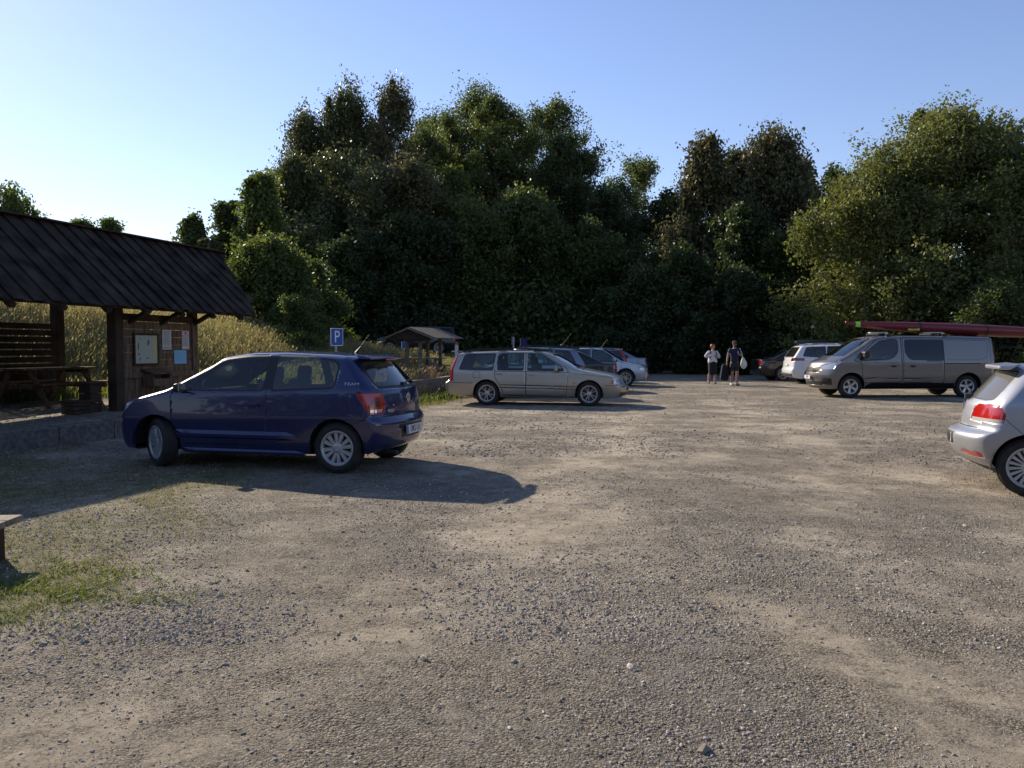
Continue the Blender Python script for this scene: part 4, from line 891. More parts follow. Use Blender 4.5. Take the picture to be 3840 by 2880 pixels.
stones('gravel', 150000, (2.6, 9), (.0035, .009), 6, stone_m, 'oct')
stones('gravel', 60000, (4, 14), (.009, .026), 4, stone_m, 'oct')
stones('gravel', 50000, (11, 36), (.016, .045), 8, stone_m, 'oct')
stones('gravel', 110, (2.9, 16), (.022, .050), 5, stone_m)

# ------------------------------------------------------------ grass
def blades(name, X, Y, H, wd, lean, mt, label, seed=1, head=None, wind=(.35, -.1)):
    r = np.random.default_rng(seed); n = len(X); Z = hgt(X, Y)-.01
    a = r.uniform(0, 2*PI, n); dx, dy = np.cos(a), np.sin(a); L_ = H*r.uniform(.1, 1, n)*lean
    lx = dx*L_+wind[0]*H*lean; ly = dy*L_+wind[1]*H*lean
    b = r.uniform(0, PI, n); wx, wy = np.cos(b)*wd, np.sin(b)*wd
    def P(t, w_, up): return np.stack([X+lx*t*t+wx*w_, Y+ly*t*t+wy*w_, Z+H*up], -1)
    V = np.stack([P(0, -1, 0), P(0, 1, 0), P(.55, .8, .56), P(.55, -.8, .56), P(1, 0, .96)], 1)
    i = np.arange(n)[:, None, None]*5; T = np.array([(0, 1, 2), (0, 2, 3), (3, 2, 4)])
    Fq = (T[None]+i).reshape(-1, 3); V = V.reshape(-1, 3)
    if head is not None:
        m_ = r.random(n) < head[0]; k = m_.sum(); hl = H[m_]*head[1]; hw = head[2]
        tx, ty = X[m_]+lx[m_], Y[m_]+ly[m_]; tz = Z[m_]+H[m_]*.96; ex, ey = lx[m_]*.5, ly[m_]*.5
        A = np.stack([tx-ex*.35, ty-ey*.35, tz-hl*.55], -1); B = np.stack([tx+ex*.3, ty+ey*.3, tz+hl*.4], -1); Mi = (A+B)/2; wv = np.stack([np.cos(b[m_]), np.sin(b[m_]), 0*hl], -1)*hw
        VV = np.stack([A, Mi+wv, B, Mi-wv], 1).reshape(-1, 3); j = len(V)+np.arange(k)[:, None, None]*4
        Fq = np.concatenate([Fq, (np.array([(0, 1, 2), (0, 2, 3)])[None]+j).reshape(-1, 3)]); V = np.concatenate([V, VV])
    o = np_obj(name, V, Fq, mt); return tag(o, kind='stuff', label=label, cat='grass')
straw = island_mat('dry_grass', [(.26, .225, .105), (.37, .31, .17), (.19, .185, .075), (.44, .375, .23), (.14, .155, .055)], .7, .5, (1.15, 1.12, .8))
straw2 = island_mat('seed_grass', [(.24, .16, .09), (.33, .25, .15), (.17, .12, .06), (.38, .29, .19)], .6, .4, (1.2, 1.1, .9))
greeng = island_mat('green_grass', [(.055, .085, .022), (.09, .125, .035), (.14, .14, .055), (.07, .10, .026)], .55, .45)
mixg = island_mat('short_grass', [(.20, .165, .085), (.07, .095, .025), (.28, .23, .13), (.12, .12, .045), (.16, .13, .06)], .6, .4)
def scatter(n, xr_, yr_, f, seed, pxr=(-40, 440)):
    r = np.random.default_rng(seed); X = r.uniform(*xr_, n); Y = r.uniform(*yr_, n); px = 512+F*X/Y
    k = (px > pxr[0]) & (px < pxr[1]); X, Y = X[k], Y[k]; k = r.random(len(X)) < f(X, Y); return X[k], Y[k], np.random.default_rng(seed+1)
def f_bank(x, y):
    q = (x+10.5)*-.848+(y-19)*.53; s = edge_x(y)-x
    return sstep((q+1.6)/1.6)*sstep((s-.6)/.6)*(1-sstep((y-33)/6))
X, Y, r = scatter(300000, (-26, -1), (14, 38), f_bank, 11)
H = r.uniform(.15, .55, len(X))*(1+.12*np.sin(X*2.3+Y)*np.sin(Y*1.9+1)); blades('tall_grass', X, Y, H, .007, .6, straw, 'tall dry straw-coloured grass on the bank behind the shelter', 2, (.45, .22, .012))
X, Y, r = scatter(60000, (-22, -1), (13, 34), lambda x, y: f_bank(x, y)*np.clip(.5+.9*np.sin(x*.9+y*.6)*np.sin(y*.8-x*.5), 0, 1)+(.8*sstep((((x+10.5)*-.848+(y-19)*.53)+2)/.5)*(1-sstep((((x+10.5)*-.848+(y-19)*.53)+.3)/.8))), 12)
blades('green_grass', X, Y, r.uniform(.15, .42, len(X)), .012, .5, greeng, 'green undergrowth among the dry grass of the bank', 3)
# beside the timber edging
def f_edge(x, y): s = edge_x(y)-x; return np.exp(-((s-.35)/.55)**2)
X, Y, r = scatter(9000, (-5, 0), (19, 31), f_edge, 13, (300, 470)); blades('tall_grass', X, Y, r.uniform(.18, .45, len(X)), .006, .7, straw2, 'tall brown grass with seed heads along the timber edging', 4, (.6, .25, .016))
X, Y, r = scatter(26000, (-5, 1), (18, 27), lambda x, y: np.exp(-((edge_x(y)-x+.55)/.45)**2)*.9, 14, (300, 480)); blades('green_grass', X, Y, r.uniform(.08, .30, len(X)), .010, .6, greeng, 'rank green grass at the foot of the timber edging', 5)
X, Y, r = scatter(90000, (-6, 1.5), (16, 31), lambda x, y: grassy(x, y)*(1-.7*f_edge(x, y)), 15, (300, 500)); blades('short_grass', X, Y, r.uniform(.03, .09, len(X)), .007, .8, mixg, 'short worn turf between gravel and timber edging', 6)
X, Y, r = scatter(60000, (-16, 2), (28, 50), lambda x, y: grassy(x, y)*.9, 18, (340, 480)); blades('short_grass', X, Y, r.uniform(.05, .14, len(X)), .014, .8, mixg, 'short sunlit grass around the roofed picnic table', 9)
# foreground left
def f_fg(x, y): n = np.clip(.45+.5*np.sin(3.1*x+1.3*y)*np.sin(2.2*y-1.7*x+.6)+.3*np.sin(7*x+4*y), 0, 1); return grassy(x, y)*(.10+.9*n)
X, Y, r = scatter(150000, (-9, -.6), (3.0, 12.5), f_fg, 16, (-30, 420)); blades('short_grass', X, Y, r.uniform(.015, .055, len(X)), .0034, 1.4, mixg, 'thin dry turf growing through the gravel in the left foreground', 7)
X, Y, r = scatter(60000, (-4.6, -1.6), (3.9, 6.3), lambda x, y: np.exp(-(((x+2.95)/.45)**2+((y-4.85)/.6)**2))*.9*np.clip(.6+.8*np.sin(9*x+4*y)*np.sin(8*y-5*x), .1, 1)+.25*np.exp(-(((x+2.2)/.30)**2+((y-4.75)/.12)**2)), 17, (-30, 420)); blades('green_grass', X, Y, r.uniform(.015, .06, len(X)), .0032, 1.5, greeng, 'lush green grass patch beside the foreground bench', 8)

# ------------------------------------------------------------ walls and edging
def wall_line(name, pts, th, mt, label, cat, cap=.03, base=-.15, jit=0., blk=None):
    o = MB(); P = [Vector(p) for p in pts]
    segs = []
    for a, b in zip(P, P[1:]):
        L_ = (b-a).length; n = max(1, int(round(L_/(blk or 1.2))))
        for k in range(n): segs.append((a.lerp(b, k/n), a.lerp(b, (k+1)/n)))
    for a, b in segs:
        d = (b-a).normalized(); b = b-d*.012; nrm = Vector((d.y, -d.x)); z1 = float(terr((a.y+b.y)/2))+cap+random.uniform(-jit, jit)
        q = [a+nrm*0, b+nrm*0, b-nrm*th, a-nrm*th]; zb = base
        o.add([(p.x, p.y, zb) for p in q]+[(p.x, p.y, z1) for p in q], [(3, 2, 1, 0), (4, 5, 6, 7), (0, 1, 5, 4), (1, 2, 6, 5), (2, 3, 7, 6), (3, 0, 4, 7)])
    ob = o.build(name, mt, None, bevel=.012); return tag(ob, label, cat)
wall_line('retaining_wall', [(-10.0, 6.0), (-7.35, 11.4), (-6.5, 13.1), (-3.3, 22.0)], .30, M['stone'], 'low grey stone kerb wall holding the raised floor of the shelter', 'kerb wall', .01, -.15, .004)
wall_line('timber_edging', [(-3.3, 22.05), (-2.9, 23.1), (-2.2, 26.2), (-1.75, 29.5)], .20, M['w_grey'], 'weathered timber edging left of the boxy estate', 'edging', .05, -.1, .01, 2.6)

# ------------------------------------------------------------ big shelter
px0, py0 = -7.3, 14.8; shz = hz(px0, py0); shr = -math.atan2(.277, .961)
def sh(x, y, z=0):
    c, s_ = math.cos(shr), math.sin(shr); return (px0+x*c-y*s_, py0+x*s_+y*c, z)
shel = empty('shelter', (px0, py0, shz), shr, label='large dark wooden shelter with steep board roof and open front, at left', cat='shelter')
zf = lambda z: z-shz
def zl(x, y): g = sh(x, y); return hz(g[0], g[1])-shz
# roof: overlapping boards laid down the slope
eave = (.66, zf(2.20)); ridge = (-1.1, zf(3.76)); back = (-4.15, zf(2.74)); y0 = -9.0
rf = MB(); rr_ = random.Random(4); y = y0
sl = Vector((eave[0]-ridge[0], 0, eave[1]-ridge[1])); nrm = Vector((-sl.z, 0, sl.x)).normalized()*(-1 if sl.x*1 < 0 else 1)
while y < 4.6:
    wdt = .17+rr_.uniform(-.015, .015); up = (int(round((y-y0)/.17)) % 2)*.034+rr_.uniform(0, .006)
    def yy(t): return y+0  # boards run straight down the slope
    fe = lambda q_: min(1., max(.04, 1-(q_-3.45)/1.15))
    w_b = wdt+(.03 if up > .03 else .012); jz = rr_.uniform(-.012, .012); ex_ = 1+rr_.uniform(-.008, .008)
    a = Vector((ridge[0], y, ridge[1])); b = Vector((ridge[0]+sl.x*fe(y)*ex_, y, ridge[1]+sl.z*fe(y)*ex_)); b2 = Vector((ridge[0]+sl.x*fe(y+w_b)*ex_, y+w_b, ridge[1]+sl.z*fe(y+w_b)*ex_))
    th = Vector((nrm.x, 0, nrm.z)); th = th if th.z > 0 else -th
    w2 = Vector((0, w_b, 0))
    vs = [a+th*up, b+th*up, b2+th*up, a+th*up+w2]; vs += [p+th*.024 for p in vs]
    rf.add(vs, [(3, 2, 1, 0), (4, 5, 6, 7), (0, 1, 5, 4), (1, 2, 6, 5), (2, 3, 7, 6), (3, 0, 4, 7)])
    y += wdt
rf.build('roof', M['w_roof'], shel)
ul = MB(); ul.add([(ridge[0], y0, ridge[1]-.03), (eave[0]-.04, y0, eave[1]-.01), (eave[0]-.04, 3.4, eave[1]-.01), (ridge[0], 4.5, ridge[1]-.03)]+[(ridge[0], y0, ridge[1]-.008), (eave[0]-.04, y0, eave[1]+.012), (eave[0]-.04, 3.4, eave[1]+.012), (ridge[0], 4.5, ridge[1]-.008)], [(0, 1, 2, 3), (7, 6, 5, 4), (0, 4, 5, 1), (1, 5, 6, 2), (2, 6, 7, 3), (3, 7, 4, 0)]); ul.build('light_block_sheet', M['w_dark'], shel)  # added sheet below the boards, blocks sunlight through their gaps
rb = MB(); rb.add([(ridge[0]-.01, y0, ridge[1]), (ridge[0]-.01, 4.5, ridge[1]), (back[0], 3.6, back[1]), (back[0], y0, back[1])]+[(ridge[0]-.01, y0, ridge[1]+.05), (ridge[0]-.01, 4.5, ridge[1]+.05), (back[0], 3.6, back[1]+.05), (back[0], y0, back[1]+.05)],
       [(0, 1, 2, 3), (7, 6, 5, 4), (0, 4, 5, 1), (1, 5, 6, 2), (2, 6, 7, 3), (3, 7, 4, 0)]); rb.build('roof', M['w_dark'], shel)
MB().bar((ridge[0]+.06, y0, ridge[1]+.06), (ridge[0]+.06, 4.62, ridge[1]+.06), .16, .03).build('ridge_board', M['w_dark'], shel)
# posts, beams, rafters
for (x, y, w_, ztop) in ((0, 0, .20, 2.62), (0, 2.15, .16, 2.60), (-3.48, 2.12, .20, 2.90), (-3.48, -1.2, .20, 2.90), (-3.48, -5.0, .20, 2.90), (0, -5.6, .20, 2.62)):
    b_ = zl(x, y)-.05; MB().box((x, y, (zf(ztop)+b_)/2), (w_, w_, zf(ztop)-b_)).build('post', M['w_dark'] if w_ > .17 else M['w_brown'], shel, bevel=.008)
MB().box((-.0, -2.3, zf(2.64)), (.14, 13, .16)).build('beam', M['w_dark'], shel); MB().box((-3.48, -2.3, zf(2.84)), (.14, 12.4, .14)).build('beam', M['w_dark'], shel)
for y in np.arange(-8.4, 3.4, .95):
    MB().bar((ridge[0], y, ridge[1]-.09), (eave[0]-.05, y, eave[1]-.07), .07, .12, up=(0, 1, 0)).build('rafter', M['w_dark'], shel)
    MB().bar((ridge[0], y, ridge[1]-.09), (back[0]+.05, y, back[1]-.07), .07, .12, up=(0, 1, 0)).build('rafter', M['w_dark'], shel)
for y in (.35, 1.2, 2.15): MB().bar((.03, y-.02, zf(1.98)), (.55, y-.02, zf(2.24)), .07, .09, up=(0, 1, 0)).build('brace', M['w_dark'], shel)
for y in (-.0, 2.12): MB().bar((0, y, zf(2.62)), (-3.48, y, zf(2.84)), .09, .13, up=(0, 1, 0)).build('tie_beam', M['w_dark'], shel)
# back wall of slats
ws_ = MB(); zz = zf(1.06)
while zz < zf(2.02): ws_.box((-3.40, -1.9, zz+.055), (.025, 7.8, .115)); zz += .142
ws_.box((-3.36, .3, zf(1.45)), (.04, .09, 1.2)); ws_.box((-3.36, -3.2, zf(1.45)), (.04, .09, 1.2)); ws_.build('slat_wall', M['w_dark'], shel)
wl_ = MB(); 
for k in range(46): wl_.box((-3.40, -5.7+k*.165+.08, zf(.68)), (.022, .158, .72))
wl_.build('board_wall', M['w_dark'], shel)
# notice wall
nw = MB(); zz = zf(.98); rr_ = random.Random(9)
while zz < zf(2.02): nw.box((.02+rr_.uniform(-.004, .004), 1.09, zz+.07), (.03, 1.97, .138)); zz += .147
nw.build('notice_wall', M['w_brown'], shel); nv = MB()
for k in range(13): nv.box((.02+rr_.uniform(-.003, .003), .18+k*.152, zf(.64)), (.028, .146, .66))
nv.build('notice_wall', M['w_brown'], shel); MB().box((.06, 1.09, zf(.985)), (.05, 2.0, .10)).build('rail', M['w_brown'], shel); MB().box((.05, 1.1, zf(2.08)), (.06, 2.1, .12)).build('rail', M['w_dark'], shel)
def on_wall(x, y, z): g = sh(x, y); return (g[0], g[1], z)
paper = mat('paper', (.50, .49, .46), .7); ink = mat('ink', (.03, .03, .035), .7); paper_b = mat('blue_paper', (.20, .42, .60), .7); red_ink = mat('red_ink', (.35, .05, .04), .7); map_bg = mat('map_paper', (.36, .37, .31), .5); map_y = mat('map_yellow', (.42, .40, .22), .5); map_g = mat('map_green', (.10, .13, .10), .6)
def sheet(name, ya, yb, za, zb_, mt, label, cat, th=.006, frame=None, x=.05):
    r0 = empty(name, on_wall(x, (ya+yb)/2, (za+zb_)/2), shr, label=label, cat=cat)
    MB().box((0, 0, 0), (th, yb-ya, zb_-za)).build('panel', mt, r0)
    if frame:
        f = MB(); w_, h_ = yb-ya, zb_-za
        for s_ in (-1, 1): f.box((.008, s_*(w_/2+.012), 0), (.03, .035, h_+.06)); f.box((.008, 0, s_*(h_/2+.012)), (.028, w_-.012, .035))
        f.build('frame', frame, r0)
    return r0
def lines_on(r0, x, ya, yb, zs, hgt_, mt, name='printing'):
    b = MB(); q = random.Random(len(zs))
    for z in zs: b.box((x, (ya+yb)/2-(q.uniform(0, .1)*(yb-ya)), z), (.0015, (yb-ya)*q.uniform(.75, 1), hgt_))
    return b.build(name, mt, r0)
mp_ = sheet('map_board', .41, 1.02, 1.20, 1.75, map_bg, 'large framed map board with pale map, on the brown notice wall', 'map board', .012, M['w_dark'], .06)
MB().box((.0075, .24, 0), (.002, .13, .55)).build('map_legend', map_y, mp_)
for (yc, zc, a_, b_, n_) in ((-.21, .06, .022, .10, 9), (-.16, .19, .012, .03, 7), (.06, .13, .04, .06, 9), (-.20, -.09, .03, .03, 8), (-.17, -.19, .018, .035, 7), (.03, -.17, .045, .012, 7)):
    q = random.Random(int(1000*(yc+1))); pts = [(yc+a_*q.uniform(.6, 1.2)*math.cos(2*PI*k/n_), zc+b_*q.uniform(.6, 1.2)*math.sin(2*PI*k/n_)) for k in range(n_)]
    MB().prism(pts, 0, .0068, .0078).build('map_area', map_g, mp_)
n1 = sheet('notice', 1.183, 1.44, 1.47, 1.86, paper, 'white notice full of small print, right beside the map board', 'notice'); lines_on(n1, .0045, -.10, .10, [.16-.022*k for k in range(13)], .006, M['trim']); text_obj('FISKEKORT', .036, ink, n1, (.0045, 0, -.16), (R(90), 0, R(90)), .001)
n2 = sheet('notice', 1.753, 1.99, 1.47, 1.86, paper, 'red-bordered white notice at the right end of the wall', 'notice'); bd = MB()
for s_ in (-1, 1): bd.box((.004, s_*.112, 0), (.002, .008, .38)); bd.box((.004, 0, s_*.187), (.002, .216, .008))
bd.box((.004, 0, .09), (.002, .216, .006)); bd.build('border', red_ink, n2); MB().tube([(.003, .0, .14), (.0055, .0, .14)], .028, 14).build('symbol', red_ink, n2); lines_on(n2, .0045, -.09, .09, [.06-.02*k for k in range(10)], .005, M['trim'])
n3 = sheet('notice', 1.522, 1.886, 1.18, 1.455, paper_b, 'light blue notice sheet low on the wall', 'notice'); lines_on(n3, .0045, -.14, .14, [.09-.03*k for k in range(6)], .006, mat('blue_ink', (.14, .33, .5), .7))
bx = empty('letter_box', on_wall(.2, .85, .78), shr, label='small open wooden box mounted below the map board', cat='box')
b = MB(); b.box((0, 0, 0), (.24, .50, .02)); b.box((-.11, 0, .12), (.02, .50, .22)); b.box((0, -.24, .12), (.2, .02, .22)); b.box((0, .24, .12), (.2, .02, .22)); b.box((.11, 0, .07), (.02, .5, .12)); b.build('box_body', M['w_brown'], bx)
b = MB(); b.box((0, 0, .27), (.34, .56, .02), (0, .25, 0)); b.build('lid', M['w_brown'], bx)
# crates beside the post
for (x, y, dx, dy, h_, lb) in ((-.25, -.36, .26, .26, .52, 'taller dark wooden box left of the notice wall'), (-.22, -.72, .28, .36, .22, 'low dark wooden step box left of the taller box')):
    g = sh(x, y); z_ = hz(g[0], g[1]); r0 = empty('wooden_box', (g[0], g[1], z_), shr, label=lb, cat='box'); b = MB()
    for k in range(3): b.box((0, 0, h_*(k+.5)/3), (dx, dy, h_/3-.012))
    b.build('box_body', M['w_dark'], r0); MB().box((0, 0, h_+.012), (dx+.05, dy+.05, .028)).build('lid', M['w_dark'], r0)
# picnic tables
def picnic(loc, rz, label, mt, L_=1.8, name='picnic_table'):
    r0 = empty(name, loc, rz, label=label, cat='picnic table')
    b = MB()
    for k in range(5): b.box((0, -.30+k*.15, .735), (L_, .14, .04))
    b.build('tabletop', mt, r0, bevel=.004)
    for s_ in (-1, 1):
        b = MB(); b.box((0, s_*.68-.07*1, .45), (L_, .13, .04)); b.box((0, s_*.68+.07, .45), (L_, .13, .04)); b.build('bench', mt, r0, bevel=.004)
    for sx_ in (-1, 1):
        x = sx_*(L_/2-.25)
        for q_ in (-1, 1): MB().bar((x, q_*.25, .70), (x, q_*.68, 0), .045, .10, up=(1, 0, 0)).build('leg', mt, r0)
        b = MB(); b.box((x+.046, 0, .39), (.04, 1.55, .10)); b.box((x+.046, 0, .68), (.04, .66, .08)); b.build('cross_bar', mt, r0)
    return r0
g = sh(-2.35, .75); picnic((g[0], g[1], hz(g[0], g[1])), shr+PI/2, 'dark picnic table inside the shelter in front of the slatted wall', M['w_brown'])

# ------------------------------------------------------------ roofed picnic table
M['w_old'] = wood('old_roof_wood', (.13, .11, .09), amt=.5, axis=(4, 4, 4))
sx, sy = -3.35, 30.6; sz = hz(sx, sy); ang = -math.atan2(.38, .92)
sm = empty('picnic_shelter', (sx, sy, sz-.08), ang, label='small gabled wooden roof on posts over a picnic table, mid distance', cat='picnic roof')
for s_ in (-1, 1):
    b = MB()
    for k in range(13):
        y = -1.15+k*.18; b.add([(0, y, 1.95), (s_*1.12, y, 1.55), (s_*1.12, y+.165, 1.55), (0, y+.165, 1.95), (0, y, 1.98+.012*(k % 2)), (s_*1.12, y, 1.58+.012*(k % 2)), (s_*1.12, y+.165, 1.58), (0, y+.165, 1.98)], [(3, 2, 1, 0), (4, 5, 6, 7), (0, 1, 5, 4), (1, 2, 6, 5), (2, 3, 7, 6), (3, 0, 4, 7)])
    b.build('roof', M['w_old'], sm)
b = MB(); b.prism([(-1.0, 1.50), (1.0, 1.50), (0, 1.90)], 1, -1.10, -1.07); b.build('gable', M['w_dark'], sm)
b = MB(); b.bar((-1.15, -1.17, 1.50), (0, -1.17, 1.92), .03, .12, up=(0, 1, 0)); b.bar((1.15, -1.17, 1.50), (0, -1.17, 1.92), .03, .12, up=(0, 1, 0)); b.build('bargeboard', M['w_grey'], sm)
for (x, y) in ((.28, -.8), (.28, .8), (-.28, -.8), (-.28, .8)): MB().box((x, y, .80), (.11, .11, 1.62)).build('post', M['w_grey'], sm)
MB().box((0, -.8, 1.50), (1.4, .08, .10)).build('beam', M['w_grey'], sm)
picnic((sx+.05, sy-.05, sz), ang+R(10), 'weathered picnic table under the small gabled roof', M['w_grey'], 1.5)

# ------------------------------------------------------------ signs and posts
x, y = at(337, 22), 22.0; z = hz(x, y)
sg = empty('parking_sign', (x, y, z), R(50), label='blue square parking sign with white P on a grey post', cat='sign')
MB().tube([(0, .035, -.2), (0, .035, 2.04-z)], .03, 10).build('post', M['galv'], sg)
pz = 1.80-z
def rrect(w_, h_, r_=.03): return round_poly([(-w_/2, -h_/2), (w_/2, -h_/2), (w_/2, h_/2), (-w_/2, h_/2)], r_, 4)
b = MB(); b.prism([(p[0], p[1]+pz) for p in rrect(.42, .48)], 1, -.010, .004); pl = b.build('panel', M['white'], sg)
b = MB(); b.prism([(p[0], p[1]+pz) for p in rrect(.385, .445, .02)], 1, -.013, -.009); b.build('panel', M['blue'], sg)
text_obj('P', .46, M['white'], sg, (0, -.0145, pz-.005), (R(90), 0, 0), .001, squeeze=.85)
x, y = at(405, 38), 38.0; z = hz(x, y)
s2 = empty('information_sign', (x, y, z), R(55), label='small dark blue sign with a white symbol before the off-road car', cat='sign')
MB().tube([(0, .03, -.1), (0, .03, 2.02-z)], .03, 8).build('post', M['galv'], s2)
MB().box((0, 0, 1.72-z), (.42, .012, .60)).build('panel', M['blue'], s2); b = MB(); b.box((0, -.008, 1.87-z), (.16, .003, .16)); b.build('symbol', M['white'], s2)
MB().box((0, -.0085, 1.87-z), (.07, .004, .10)).build('symbol', M['blue'], s2); b = MB(); b.box((-.22, 0, 1.72-z), (.02, .02, .62)); b.build('edge', M['white'], s2)
x, y = at(456.6, 31), 31.0; z = hz(x, y)
s3 = empty('marker_post', (x, y, z), 0, label='white marker post with orange top left of the boxy estate roof', cat='post')
MB().box((0, 0, (1.63-z)/2), (.13, .13, 1.63-z)).build('post', M['white'], s3, bevel=.01); MB().box((0, 0, 1.69-z), (.135, .135, .11)).build('cap', mat('orange_band', (.55, .14, .06), .6), s3, bevel=.02)
x, y = at(513.5, 43), 43.0; z = hz(x, y)
s4 = empty('metal_post', (x, y, z), R(20), label='grey metal post with brackets rising behind the parked cars', cat='post')
MB().box((0, 0, (2.10-z)/2), (.07, .07, 2.10-z)).build('post', M['galv'], s4); b = MB()
for k in range(4): b.box((-.07, 0, 2.06-z-k*.11), (.10, .05, .04))
b.build('bracket', M['galv'], s4)
x, y = at(524, 44), 44.0; z = hz(x, y)
s5 = empty('notice_board', (x, y, z), R(35), label='dark blue board on a post behind the person in purple', cat='sign')
MB().box((0, 0, 1.68-z), (.42, .03, .62)).build('panel', mat('navy', (.02, .025, .12), .5), s5); MB().box((-.2, .03, 1.0-z/2), (.06, .06, 2.0-z)).build('post', M['galv'], s5)
for (px_, py_, D_, lb) in ((444.6, 396, 0, 'crumpled white paper on the grass left of the boxy estate'), (469, 394.5, 0, 'small white paper scrap behind the rear wheel of the boxy estate')):
    D_ = 1204/(py_-348); x = at(px_, D_); q = random.Random(int(px_)); b = MB(); s_ = .12 if px_ < 450 else .07
    vs = [(s_*q.uniform(.6, 1)*math.cos(k), s_*q.uniform(.5, 1)*math.sin(k), q.uniform(0, s_*.4)) for k in np.linspace(0, 5.4, 6)]+[(0, 0, s_*1.1), (.03, .02, s_*.5)]
    b.add(vs, [(0, 1, 6), (1, 2, 6), (2, 3, 7), (3, 4, 6), (4, 5, 7), (5, 0, 6), (2, 6, 7), (3, 7, 6), (4, 7, 6), (5, 6, 7)])
    tag(b.build('paper_scrap', mat('litter', (.7, .7, .68), .8), None, loc=(x, D_, hz(x, D_)+.01)), lb, 'litter')
# foreground bench
bn = empty('bench', (-4.36, 5.40, hz(-4, 5.4)), R(4), label='weathered wooden bench end cut off by the left edge of the picture', cat='bench')
for k in (0, 1): MB().box((.03, -.12+.21*k, .285), (1.75, .20, .045)).build('seat', M['w_grey'], bn, bevel=.006)
b = MB(); b.box((-.02, -.2, .225), (1.70, .04, .08)); b.build('apron', M['w_grey'], bn, bevel=.004)
for x_ in (-.72, .72): MB().box((x_, 0, .12), (.13, .36, .28)).build('leg', M['w_dark'], bn, bevel=.01)

# ------------------------------------------------------------ the long red boat
boat = empty('rowing_boat', (14.3, 25.05, 2.085), 0, label='long dark red racing boat strapped on the van roof', cat='boat')
P_red = mat('red_gelcoat', (.15, .006, .010), .4, coat=.3)
n = 40; m_ = 16; V_b = []; F_b = []
for i in range(n+1):
    t = i/n; X = -3.85+7.7*t; e = math.sin(PI*min(1, max(0, t)))**.62; zc = -.045*X+.0; hh = .035+.175*e; ww = .02+.24*math.sin(PI*t)**.85
    for k in range(m_):
        a = 2*PI*k/m_; ca, sa = math.cos(a), math.sin(a); z_ = sa*hh*(1.0 if sa < 0 else .78); V_b.append((X, ca*ww, zc+z_-.0))
for i in range(n):
    for k in range(m_): F_b.append((i*m_+k, (i+1)*m_+k, (i+1)*m_+(k+1) % m_, i*m_+(k+1) % m_))
b = MB(); b.add(V_b, F_b+[tuple(range(m_)), tuple(n*m_+k for k in range(m_))[::-1]]); b.build('hull', P_red, boat, smooth=True)
def ring(x0, x1, mt, nm, ex=.006):
    b = MB(); vs = []
    for X in (x0, x1):
        t = (X+3.85)/7.7; e = math.sin(PI*t)**.62; zc = -.045*X; hh = .035+.175*e+ex; ww = .02+.24*math.sin(PI*t)**.85+ex
        for k in range(16): a = 2*PI*k/16; sa = math.sin(a); vs.append((X, math.cos(a)*ww, zc+sa*hh*(1 if sa < 0 else .78)))
    b.add(vs, [(k, 16+k, 16+(k+1) % 16, (k+1) % 16) for k in range(16)]); return b.build(nm, mt, boat, smooth=True)
ring(-3.62, -3.48, mat('green_tape', (.30, .75, .08), .5), 'tape_band')
MB().lathe_y([(.001, -.04), (.045, -.02), (.05, .02), (.001, .04)], 12, Matrix.Translation((-3.88, 0, .21))).build('bow_ball', P_red, boat, smooth=True)
for x_ in (-1.7, .35): ring(x_, x_+.05, M['black'], 'strap')
MB().box((-1.9, -.228, -.045*-1.9-.10), (.36, .008, .06)).build('sticker', mat('yellow', (.55, .5, .06), .5), boat); text_obj('NELO', .06, M['black'], boat, (-1.9, -.2335, .005), (R(90), 0, 0), .001)
foam = mat('foam_pad', (.55, .55, .53), .8)
for lx_, lb in ((.55, 'pale foam pad under the boat above the van door'), (-1.15, 'pale foam pad under the boat above the van side window')):
    X = vnx-lx_; r0 = MB().box((0, 0, 0), (.50, .30, .04)).build('foam_pad', foam, None, bevel=.02, loc=(X-.1, 24.85, 1.905)); tag(r0, lb, 'foam pad'); r0.location.z = 1.968
# ------------------------------------------------------------ trees
def leaf_quads(C, size, r, droop=0., up=.35):
    n = len(C); N_ = r.normal(size=(n, 3)); N_[:, 2] += up*r.random(n)*2; N_ /= np.linalg.norm(N_, axis=1)[:, None]
    A = r.normal(size=(n, 3)); A[:, 2] -= droop*3; A -= (A*N_).sum(1)[:, None]*N_; A /= np.linalg.norm(A, axis=1)[:, None]+1e-9
    B = np.cross(N_, A); s = size*r.uniform(.6, 1.25, n)[:, None]
    V = np.stack([C-A*s*.55, C+B*s*.32-A*s*.02, C+A*s*.55, C-B*s*.32-A*s*.02], 1).reshape(-1, 3)
    return V, np.arange(4*n).reshape(-1, 4)
def env(kind, t):
    t = np.clip(t, 0, 1)
    if kind == 'birch': return (1-t)**.58*(.88+.12*np.sin(5*t))+.03
    if kind == 'oval': return (1-t**6)**.5*(.80+.20*np.sin(PI*t))+.03
    if kind == 'round': return np.sqrt(np.clip(1-(1.75*t-.72)**2*.94, .02, 1))
    if kind == 'bush': return np.sqrt(np.clip(1-t**2.2, .01, 1))*(.75+.25*np.sin(PI*np.clip(t*1.3+.2, 0, 1)))
    if kind == 'spire': return np.clip(1.05*(1-t)**.8, .03, 1)*np.clip(.4+3*t, 0, 1)
    return 1-t
